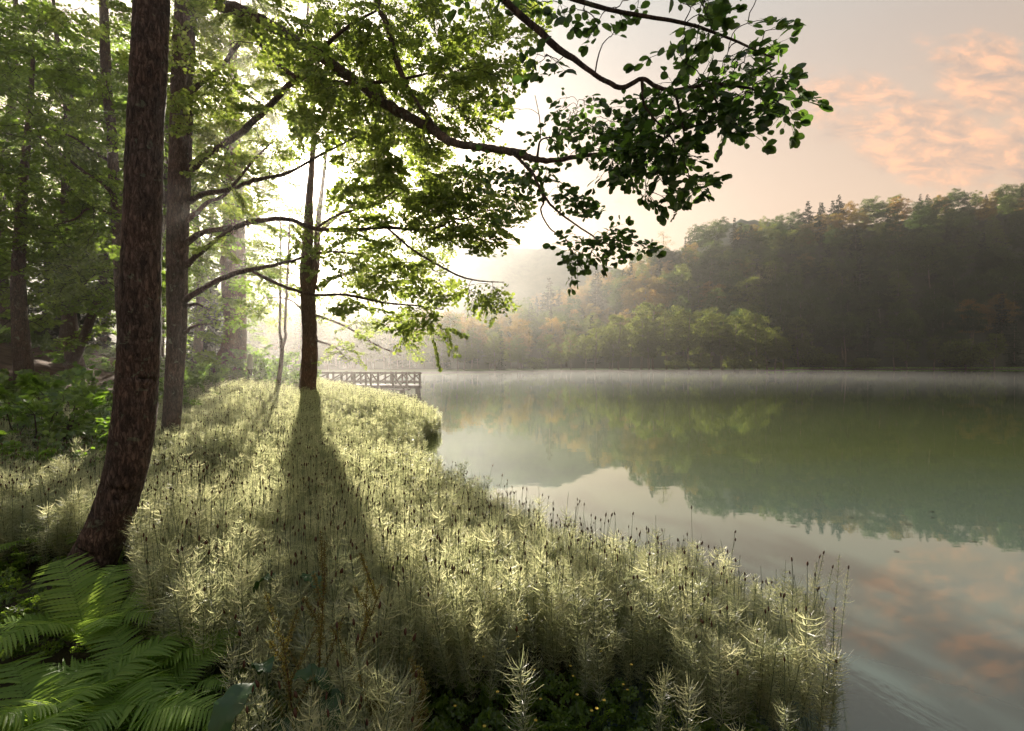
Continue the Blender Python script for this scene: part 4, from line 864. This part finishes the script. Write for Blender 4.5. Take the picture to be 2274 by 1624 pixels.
def broad_plant(xd, Y, h0, lab, specs):
    x = (xd - CX) / F * Y; z0 = float(gh(x, Y)); rt = root('broad_leaved_plant', (x, Y, z0), lab, 'plant', 'broad-leaved plants at the bottom of the bank')
    for k, (az, tilt, L, Wd, hh) in enumerate(specs):
        m1 = MB(); d = np.array([math.cos(az), math.sin(az), 0]); b = d * .10; q = smoothpath([[0, 0, -.05], [*(b[:2] * .4), hh * .5], [*b[:2], hh]], 5); tube(m1, q, .006, 5, 0); o = m1.build('stalk', M['hstem'], rt)
        o2 = broad_leaf(L, Wd, 600 + k).build('leaf', M['broad'], rt); o2.location = (b[0], b[1], hh); o2.rotation_euler = (0, tilt, az)
broad_plant(600, 2.35, 0, 'plant with big drooping grey-green leaves at the bottom, right of the ferns', [(-1.9, .25, .34, .085, .74), (.15, .1, .30, .075, .70), (-2.6, .5, .36, .08, .62), (-.7, .5, .28, .07, .55), (2.2, 0, .26, .06, .68)])
broad_plant(640, 3.2, 0, 'plant with two pale broad leaves among the horsetails, above the drooping one', [(-.3, .1, .26, .06, .78), (2.9, .1, .24, .055, .74)])
broad_plant(740, 2.5, 0, 'broad dark leaf beside the dock stems', [(-1.3, .35, .26, .075, .62), (-.2, .4, .24, .06, .5)])
broad_plant(790, 2.05, 0, 'low broad leaf at the bottom edge below the dock', [(-.6, .1, .26, .05, .42)])
def dock(xd, Y, Ht, lean, lab, seed):
    r = np.random.default_rng(seed); x = (xd - CX) / F * Y; z0 = float(gh(x, Y)); rt = root('dock_plant', (x, Y, z0), lab, 'dock', 'docks with ochre seed heads')
    mt = MB(); q = smoothpath([[0, 0, -.05], [lean * .3, 0, Ht * .5], [lean, 0, Ht]], 6); tube(mt, q, np.linspace(.006, .002, len(q)), 5, 0)
    ml = MB(); stems = [q[7:]]
    for k in range(8):
        i = 5 + k; b = q[min(i, len(q) - 2)]; a = r.uniform(0, 6.28); L = r.uniform(.14, .26) * Ht; qq = b + np.linspace(0, 1, 7)[:, None] * [math.cos(a) * L * .5, math.sin(a) * L * .5, L]; tube(mt, qq, .0018, 4, 0, cap=False); stems.append(qq)
    for s in stems:
        t = r.uniform(0, 1, 260) * (len(s) - 1); i0 = np.minimum(t.astype(int), len(s) - 2); pos = s[i0] + (s[i0 + 1] - s[i0]) * (t - i0)[:, None] + r.normal(0, .0065, (260, 3))
        leaves(ml, pos, r.normal(0, 1, pos.shape), r.normal(0, 1, pos.shape), .009, LEAF_FAR, 0, r)
    mt.build('stem', M['hcone'], rt); ml.build('seed_heads', M['dock'], rt)
dock(700, 2.5, 1.15, .05, 'tall branching dock with ochre seed heads, centre of the foreground', 1); dock(745, 2.6, 1.05, .25, 'dock leaning right with its tip pointing at the lake', 2)
dock(900, 2.35, .72, .10, 'yellow-topped dock right of the tall one, near the bottom', 3); dock(850, 2.3, .66, -.06, 'short yellowish dock beside the leaning one at the bottom', 4); dock(665, 2.3, .95, -.08, 'dock with drooping ochre heads left of the tall one', 5)
r9 = np.random.default_rng(9); ml = MB(); mt = MB()
for k in range(34):
    Y = r9.uniform(2.4, 3.6); xd = r9.uniform(980, 1420); x = (xd - CX) / F * Y; z0 = float(gh(x, Y)); h_ = r9.uniform(.25, .62); tube(mt, [[x, Y, z0 - .05], [x + .02, Y, z0 + h_]], .0012, 3, 0, cap=False)
    n = 6; a = np.arange(n) * 1.047; leaves(ml, np.tile([x + .02, Y, z0 + h_], (n, 1)), np.stack([np.cos(a), np.sin(a), .2 * np.ones(n)], -1), np.tile([0, 0, 1.], (n, 1)), .010, LEAF_MID, 1, r9)
ml.v += mt.v and []; 
f0 = MB(); f0.v = mt.v; f0.f = mt.f; f0.m = mt.m; f0.a = mt.a; f0.sm = mt.sm; f0.n = mt.n
for v_, f_, m_, a_, s_ in zip(ml.v, [x for x in ml.f], ml.m, ml.a, ml.sm): pass
f0.v = mt.v + ml.v; f0.f = mt.f + [x + mt.n for x in ml.f]; f0.m = mt.m + ml.m; f0.a = mt.a + ml.a; f0.sm = mt.sm + ml.sm
tag(f0.build('buttercups', [M['hstem'], M['wildflower']]), 'scattered tiny yellow flowers in the dark foot of the horsetails', 'wildflowers', None, 'stuff')

# ground cover on the wooded bank: leafy litter and small herbs
cov = [bush_mesh(80 + i, .38, .34, 12, .055, .22, 'leaf_bush', LEAF_MID) for i in range(2)]
cov_me = []
for a, b in cov: cov_me.append(b)
Q = []
while len(Q) < 1500:
    y = r9.uniform(6, 46); x = bx(y) - r9.uniform(.2, 40)
    d = bx(y) - x
    if d < dmax(y) - .8: continue
    litter_gap = math.sin(x * .7 + y * .4) * math.sin(y * .8 - x * .3)
    if d > dmax(y) + 1.5 and litter_gap > -.25 and x / y < -.62: continue
    Q.append((x, y))
Q = np.array(Q); n = len(Q); s = r9.uniform(.6, 1.9, n)
Q2 = np.vstack([np.column_stack([r9.uniform(-1.6, 1.5, 420), r9.uniform(.9, 3.3, 420)]), np.column_stack([r9.uniform(-5.5, -1.3, 300), r9.uniform(1.4, 4.8, 300)])]); Q2 = Q2[(Q2[:, 0] < bx(Q2[:, 1]) - .05)]; n2 = len(Q2); s2_ = r9.uniform(.35, .8, n2)
instancer('low_herbs', [bush_mesh(90, .30, .30, 9, .035, .16, 'leaf_back', LEAF_MID)[1], bush_mesh(91, .26, .36, 9, .03, .16, 'leaf_back', LEAF_MID)[1]], np.column_stack([Q2, gh(Q2[:, 0], Q2[:, 1]) - .02]), np.stack([np.zeros(n2), np.zeros(n2), r9.uniform(0, 6.28, n2)], -1), np.stack([s2_] * 3, -1), r9.integers(0, 2, n2), 'low dark herbs covering the shaded ground at the bottom of the bank', 'undergrowth')
instancer('undergrowth', cov_me, np.column_stack([Q, gh(Q[:, 0], Q[:, 1]) - .03]), np.stack([np.zeros(n), np.zeros(n), r9.uniform(0, 6.28, n)], -1), np.stack([s, s, s], -1), r9.integers(0, 2, n), 'low leafy undergrowth covering the wooded bank', 'undergrowth')

# ---------------------------------------------------------------- far trees
def broad_mesh(seed, Ht, rad, zlo, nl, lr, per, sz, mat, flat=.0, trunk_mat='far_bark', tr=.45):
    r = np.random.default_rng(seed); mt = MB(); sk = Skel(); zz = np.linspace(-2, Ht * .85, 9); q = np.stack([.5 * np.sin(zz * .16 + seed), .4 * np.cos(zz * .2 + seed), zz], -1); rr = tr * (1 - .85 * zz / Ht).clip(.08, 1.2); tube(mt, q, rr, 7, 0, .05, seed, cap=False); sk.add(q[3:], rr[3:])
    c = []; 
    while len(c) < nl:
        p = r.normal(0, 1, 3); p /= np.linalg.norm(p); p *= r.uniform(.25, 1) ** .5
        if p[2] < -.75: continue
        c.append([p[0] * rad, p[1] * rad, zlo + (Ht - zlo) * .45 + p[2] * (Ht - zlo) * (.55 if p[2] > 0 else .45)])
    c = np.array(c); c[:, :2] *= (1 + .22 * np.sin(3 * np.arctan2(c[:, 1], c[:, 0]) + seed))[:, None]
    attach(mt, sk, c, r, .010, 4, maxr=.16, rmin=.04); ml = MB()
    for p in c:
        R_ = lr * r.uniform(.6, 1.35); u_ = r.normal(0, 1, (per, 3)); u_ /= np.linalg.norm(u_, axis=1)[:, None]; u_[:, 2] = np.where(u_[:, 2] < -.2, -u_[:, 2] * .6, u_[:, 2])
        pos = p + u_ * R_ * r.uniform(.55, 1.1, (per, 1)) * [1, 1, .95]; cd = p - [0, 0, zlo + (Ht - zlo) * .4]; cd = cd / (np.linalg.norm(cd) + .1); leaves(ml, pos, r.normal(0, 1, pos.shape), u_ * .6 + cd * .8 + r.normal(0, .28, pos.shape), sz * r.uniform(.5, 1.3, per), LEAF_FAR, 0, r)
    return mt.mesh('trunk', M[trunk_mat]), ml.mesh('crown', M[mat])
FT = {
 'beech': [broad_mesh(700 + i, [25, 28, 23][i], [8.5, 8, 9][i], [5, 6, 4][i], 95, 2.2, 150, .46, 'beech') for i in range(3)],
 'beech_or': [broad_mesh(710 + i, [25, 23][i], [8, 7][i], 5, 85, 2.1, 150, .44, 'beech_or') for i in range(2)],
 'alder': [broad_mesh(720 + i, [25, 27, 22][i], [5.2, 5.8, 6][i], [4, 6, 3][i], 85, 1.6, 130, .38, 'alder') for i in range(3)],
 'tall': [broad_mesh(730 + i, [29, 27][i], [6.5, 6][i], [13, 12][i], 60, 1.9, 130, .42, 'beech', tr=.5) for i in range(2)],
 'conifer': [conifer_mesh(740 + i, [30, 27, 28][i], [5.6, 5.0, 4.4][i], [24, 20, 30][i], .95, 16) for i in range(3)],
 'shrub': [broad_mesh(750 + i, 6, 4.5, 0.2, 55, 1.4, 70, .42, 'alder', tr=.15) for i in range(2)],
 'bare': [broad_mesh(760, 22, 5.5, 8, 45, 1.6, 26, .32, 'pale', tr=.3)],
}
NAMES = {'beech': 'beech_tree', 'beech_or': 'russet_tree', 'alder': 'alder_tree', 'tall': 'tall_tree', 'conifer': 'conifer_tree', 'shrub': 'shrub', 'bare': 'bare_tree'}
def far_tree(kind, vi, x, y, z, sc, rz, label, group):
    return place_proto(NAMES[kind], FT[kind][vi % len(FT[kind])], ('trunk', 'crown'), (x, y, z), rz, sc, label, 'shrub' if kind == 'shrub' else 'conifer' if kind == 'conifer' else 'tree', group)
def ground_z(xd, Y):
    y0 = float(lin(xd, SHORE)); y1 = float(lin(xd, HSTART)); return .35 + .65 * np.clip((Y - y0) / max(y1 - y0, 1), 0, 1)
rf = np.random.default_rng(21)
def at_shore(kind, xd, Y, Ht_disp_top, label, group, vi=0, wsc=1.0):
    """stand a tree at (xd, Y) so that its top reaches picture height Ht_disp_top"""
    hts = {'beech': 25, 'beech_or': 24, 'alder': 25.5, 'tall': 28, 'conifer': 29, 'shrub': 7, 'bare': 22}[kind]
    z0 = ground_z(xd, Y); need = H + (CY - Ht_disp_top) / F * Y - z0; s = need / hts
    return far_tree(kind, vi, (xd - CX) / F * Y, Y, z0 - .2, (s * wsc, s * wsc, s), rf.uniform(0, 6.28), label, group)
# stand of alders on the low point
pen = [(1160, 195, 760), (1215, 200, 738), (1245, 196, 752), (1268, 202, 728), (1300, 196, 742), (1322, 205, 695), (1352, 207, 712), (1375, 200, 690), (1400, 210, 680), (1425, 205, 674), (1450, 212, 662), (1478, 206, 668), (1505, 212, 672), (1530, 207, 680), (1555, 214, 668), (1580, 209, 676), (1605, 214, 690), (1632, 210, 684), (1655, 215, 680), (1680, 211, 690), (1702, 218, 705), (1722, 219, 722), (1738, 221, 745), (1360, 198, 735), (1440, 200, 715), (1600, 206, 722)]
for k, (xd, Y, yt) in enumerate(pen):
    pos = 'left end of the stand' if xd < 1320 else 'right end of the stand' if xd > 1660 else 'middle of the stand'
    lab = {1322: 'tallest lone-standing alder at the left of the shore stand', 1738: 'last rounded alder at the right end of the shore stand', 1160: 'small hazy tree left of the shore stand'}.get(xd, 'bright-topped green alder in the ' + pos + ' on the low point')
    at_shore('alder', xd, Y, yt, lab, 'alders standing on the low point across the lake', k)
for k, (xd, Y, yt, kd, lab) in enumerate([(1187, 186, 788, 'shrub', 'round pale-lit shrub standing alone at the water edge'), (1500, 201, 785, 'shrub', 'shrub at the foot of the alder stand, left one'), (1560, 202, 782, 'shrub', 'shrub at the foot of the alder stand, middle one'), (1640, 205, 780, 'shrub', 'wide shrub at the foot of the alder stand, before its right end'), (1675, 208, 784, 'shrub', 'wide shrub at the right end of the alder stand'),
     (1735, 226, 803, 'shrub', 'small dark shrub on the far green shore right of the stand'), (1830, 293, 778, 'shrub', 'green shrub on the far shore grass, middle'), (1905, 297, 793, 'shrub', 'round green shrub on the far right shore'), (1925, 299, 790, 'shrub', 'green shrub beside the round one on the far right shore'), (1790, 296, 760, 'shrub', 'tall green shrub behind the far shore grass'),
     (1985, 303, 745, 'alder', 'slim-stemmed green tree on the right shore'), (2015, 304, 740, 'alder', 'pale twin-stemmed green tree on the right shore'), (2075, 305, 742, 'alder', 'green tree with a pale stem near the right edge of the shore'), (2140, 306, 750, 'shrub', 'green shrub by the shore beyond the picture edge'), (1875, 305, 700, 'tall', 'tall pale-trunked tree above the right shore'), (1780, 300, 640, 'tall', 'tallest pale-trunked tree above the right shore'), (2210, 306, 735, 'alder', 'shore tree beyond the right picture edge')]):
    at_shore(kd, xd, Y, yt, lab, 'shrubs and trees along the far right shore', k)
# hazy left shore
for k in range(34):
    xd = 575 + k * 17.5 + rf.uniform(-6, 6); Y = lin(xd, SHORE) + rf.uniform(4, 26); yt = lin(xd, [(500, 700), (800, 735), (950, 742), (1050, 735), (1160, 742)]) + rf.uniform(-12, 16)
    kd = 'conifer' if k % 7 == 3 else 'alder'
    at_shore(kd, xd, float(Y), float(yt), ('hazy conifer' if kd == 'conifer' else 'hazy green tree') + (' on the far shore behind the pier' if xd < 960 else ' on the misty far shore right of the pier'), 'hazy trees along the far left shore', k, .8 if kd == 'conifer' else 1.0)
# named trees of the hillside (kind, xd, t up the hill, picture y of the top)
def on_hill(kind, xd, t, yt, label, vi=0, wsc=1.0, group='trees on the hillside'):
    x, y, z = [float(a) for a in hill_pt(xd, t)]; hts = {'beech': 25, 'beech_or': 24, 'alder': 25.5, 'tall': 28, 'conifer': 29, 'bare': 22, 'shrub': 7}[kind]
    need = H + (CY - yt) / F * y - z; s = max(need / hts, .45); s = min(s, 1.5)
    return far_tree(kind, vi, x, y, z - .5, (s * wsc, s * wsc, s), rf.uniform(0, 6.28), label, group)
named = [('conifer', 1863, .98, 436, 'highest of the dark conifers on the crest'), ('conifer', 1850, .95, 440, 'dark conifer just left of the highest one on the crest'), ('conifer', 1824, .9, 447, 'broad conifer of the crest group, nearest the viewer'), ('conifer', 1795, .92, 450, 'leftmost tall conifer of the crest group'), ('conifer', 1758, .82, 485, 'small dark conifer left of the crest group'),
 ('conifer', 1668, .8, 498, 'dark twin-looking conifer below the crest, left part'), ('conifer', 1655, .78, 505, 'dark conifer beside the twin-looking one'), ('conifer', 1400, .62, 575, 'dark tall conifer above the alder stand, left'), ('conifer', 1325, .62, 592, 'dark pointed conifer where the hill drops to the left'), ('conifer', 1220, .5, 622, 'tall grey-green conifer standing out of the misty slope'), ('conifer', 1178, .45, 668, 'misty small conifer left of the tall one'), ('conifer', 1448, 1.0, 528, 'small conifer beside the bare tree on the skyline'),
 ('bare', 1472, 1.0, 506, 'leafless round tree alone on the skyline'), ('bare', 1688, .4, 585, 'pale dead tree top lit above the stand'), ('beech_or', 1432, .5, 610, 'rounded russet tree glowing above the alder stand'), ('beech_or', 1640, .6, 572, 'russet-tipped rounded tree on the upper slope'), ('alder', 1660, .25, 608, 'sunlit pale tree rising behind the stand'), ('beech', 1860, .45, 560, 'large domed dark tree in the middle of the right slope'),
 ('conifer', 1110, .35, 690, 'misty conifer low on the fading slope'), ('conifer', 1045, .3, 700, 'faint conifer farthest left on the fading slope'), ('conifer', 1900, .6, 500, 'dark conifer half way up the right slope'), ('conifer', 1910, .35, 575, 'dark conifer on the right slope beside the domed tree'), ('conifer', 2060, .98, 428, 'small pointed conifer on the crest at the right')]
occ = []
for k, (kd, xd, t, yt, lab) in enumerate(named):
    on_hill(kd, xd, t, yt, lab, k, 1.35 if kd == 'conifer' else 1.0); x, y, z = hill_pt(xd, t); occ.append((float(x), float(y)))
cand = []
for j, t in enumerate(np.linspace(.03, .985, 13)):
    Y0 = float(hill_pt(1700, t)[1]); xd = 540.0; step = 15.0 / Y0 * F; xd += (j % 2) * step / 2
    while xd < 2420:
        step = np.interp(xd, [1000, 1400, 1900], [13, 15, 20]) / Y0 * F; cand.append((xd + rf.uniform(-.3, .3) * step, float(t + rf.uniform(-.03, .03)))); xd += step
cand.sort(key=lambda c: float(hill_pt(*c)[1]) / (1 if c[0] > 1000 else .6))
ind, rest = [], []
for xd, t in cand:
    x, y, z = [float(a) for a in hill_pt(xd, t)]
    if any((x - a) ** 2 + (y - b) ** 2 < 60 for a, b in occ): continue
    u_ = rf.random(); lo = xd < 1500
    ridge = t > .93
    pc_ = .15 if xd > 1300 else .18; pr_ = .42 if lo else (.26 if t > .75 else .05)
    kd = 'conifer' if u_ < pc_ else 'beech_or' if u_ < pc_ + pr_ else 'alder' if u_ < pc_ + pr_ + (.14 if lo else .20) else 'tall' if u_ > .93 else 'beech'
    s = rf.uniform(.72, 1.1) * (.85 if ridge else 1) * np.interp(xd, [1000, 1400, 1900], [.85, 1.0, 1.35])
    if kd in ('conifer',): s *= .95
    (ind if len(ind) < 262 else rest).append((kd, xd, t, x, y, z, s))
KW = {'conifer': 'dark conifer', 'beech_or': 'russet-tinged rounded tree', 'alder': 'fresh green tree', 'tall': 'tall bare-trunked tree', 'beech': 'olive-green domed tree'}
for k, (kd, xd, t, x, y, z, s) in enumerate(ind):
    zone = 'low on' if t < .3 else 'half up' if t < .7 else 'high on'
    side = 'the hazy left slope' if xd < 1150 else 'the sunlit slope before the alders' if xd < 1350 else 'the slope behind the alder stand' if xd < 1740 else 'the shaded right slope'
    far_tree(kd, k, x, y, z - .5, (s * rf.uniform(.9, 1.1), s * rf.uniform(.9, 1.1), s), rf.uniform(0, 6.28), '%s %s %s' % (KW[kd], zone, side), 'trees on the hillside')
if rest:
    meshes = []; look = {}
    for kd, lst in FT.items():
        for vi, (a, b) in enumerate(lst): look[(kd, vi)] = len(meshes); meshes.append(b)
    Q = np.array([[x, y, z - .5] for kd, xd, t, x, y, z, s in rest]); idx = [look[(kd, k % len(FT[kd]))] for k, (kd, *_r) in enumerate(rest)]
    S_ = np.array([[s, s, s] for *_q, s in rest]); n = len(rest)
    instancer('far_wood', meshes, Q, np.stack([np.zeros(n), np.zeros(n), rf.uniform(0, 6.28, n)], -1), S_, idx, 'unbroken woodland on the upper hillside reading as one mass', 'forest')

# light green grass along the right shore
gm = MB(); n = 5200; xd = rf.uniform(1700, 2330, n); y0 = lin(xd, SHORE); Y = y0 + rf.uniform(1.5, 9, n); pos = np.stack([(xd - CX) / F * Y, Y, np.full(n, .3)], -1); hh = rf.uniform(.5, 1.3, n)
leaves(gm, pos, np.stack([rf.normal(0, .3, n), rf.normal(0, .3, n), np.ones(n)], -1), np.stack([rf.normal(0, 1, n), rf.normal(0, 1, n), np.zeros(n)], -1), hh, LEAF_FAR, 0, rf)
tag(gm.build('shore_grass', M['leaf_bush']), 'strip of bright green grass along the far right shore', 'grass', None, 'stuff')
# driftwood logs on the far shore
for k, (xd, Y, L, a, lab) in enumerate([(1840, 289, 7, .1, 'long grey driftwood log on the far shore'), (1905, 296, 5, -.1, 'short grey driftwood log right of the long one'), (1395, 196, 5, .3, 'pale fallen branch under the alder stand'), (1460, 199, 4, -.4, 'pale fallen log under the alder stand, right one')]):
    x = (xd - CX) / F * Y; m1 = MB(); q = np.array([[math.cos(a) * s * L / 2, math.sin(a) * s * L / 2, .15 + .12 * math.sin(s * 3 + k)] for s in np.linspace(-1, 1, 9)]); tube(m1, q, np.linspace(.22, .1, 9), 6, 0, .12, k); tube(m1, [q[5], q[5] + [.3, .1, .9]], [.08, .03], 5, 0)
    o = m1.build('driftwood_log', M['far_bark']); o.location = (x, Y, .35); tag(o, lab, 'driftwood', 'driftwood on the far shore')
# twigs floating on the lake
for k, (xd, yd, L) in enumerate([(2015, 1166, .5), (2290 - 130, 1203, .35), (1762, 1230 - 60, .3), (2068, 1137, .35), (2110 - 40, 1150, .3), (1890, 1150, .25), (1700 + 30, 1156, .25), (1990, 1225, .25)]):
    Y = H * F / (yd - CY); m1 = MB(); q = smoothpath([[-L / 8, 0, .004], [0, .006 * (-1) ** k, .005], [L / 8, -.01, .003]], 5); tube(m1, q, .003, 5, 0)
    tube(m1, [q[4], q[4] + [.02, .015, .002]], .0015, 4, 0)
    o = m1.build('floating_twig', M['twig']); o.location = ((xd - CX) / F * Y, Y, .003); o.rotation_euler = (0, 0, .15 * (k % 5) - .3); tag(o, 'thin dark twig floating on the calm lake', 'twig', 'twigs floating on the lake')

# ---------------------------------------------------------------- air
def volbox(name, lo, hi, dens, col, g, label):
    mb = MB(); lo = np.array(lo, float); hi = np.array(hi, float); box(mb, (lo + hi) / 2, (hi - lo) / 2)
    m, nt, o = newmat(name); pv = nt.nodes.new('ShaderNodeVolumePrincipled'); pv.inputs['Color'].default_value = (*col, 1); pv.inputs['Density'].default_value = dens; pv.inputs['Anisotropy'].default_value = g
    nt.links.new(pv.outputs[0], o.inputs['Volume']); ob = mb.build(name, m); tag(ob, label, 'haze', None, 'stuff'); return ob
volbox('morning_mist', (-45, 4.85, -1.1), (-4.2, 32, 15), GROVE, (.98, .93, .86), .62, 'thin sunlit mist hanging between the trees of the bank')
if VALLEY > 0: volbox('valley_mist', (-420, 53, -.7), (60, 430, 62), VALLEY, (.98, .95, .88), .80, 'pale mist standing over the far left end of the lake')
volbox('haze', (-900, -30, -1.2), (1400, 790, 245), HAZE, (.96, .96, .95), HAZE_G, 'thin warm morning haze filling the valley')
if MIST > 0: volbox('mist', (-260, 50, -0.5), (100, 299, 1.1), MIST, (.97, .96, .93), .6, 'low mist lying on the far lake water')
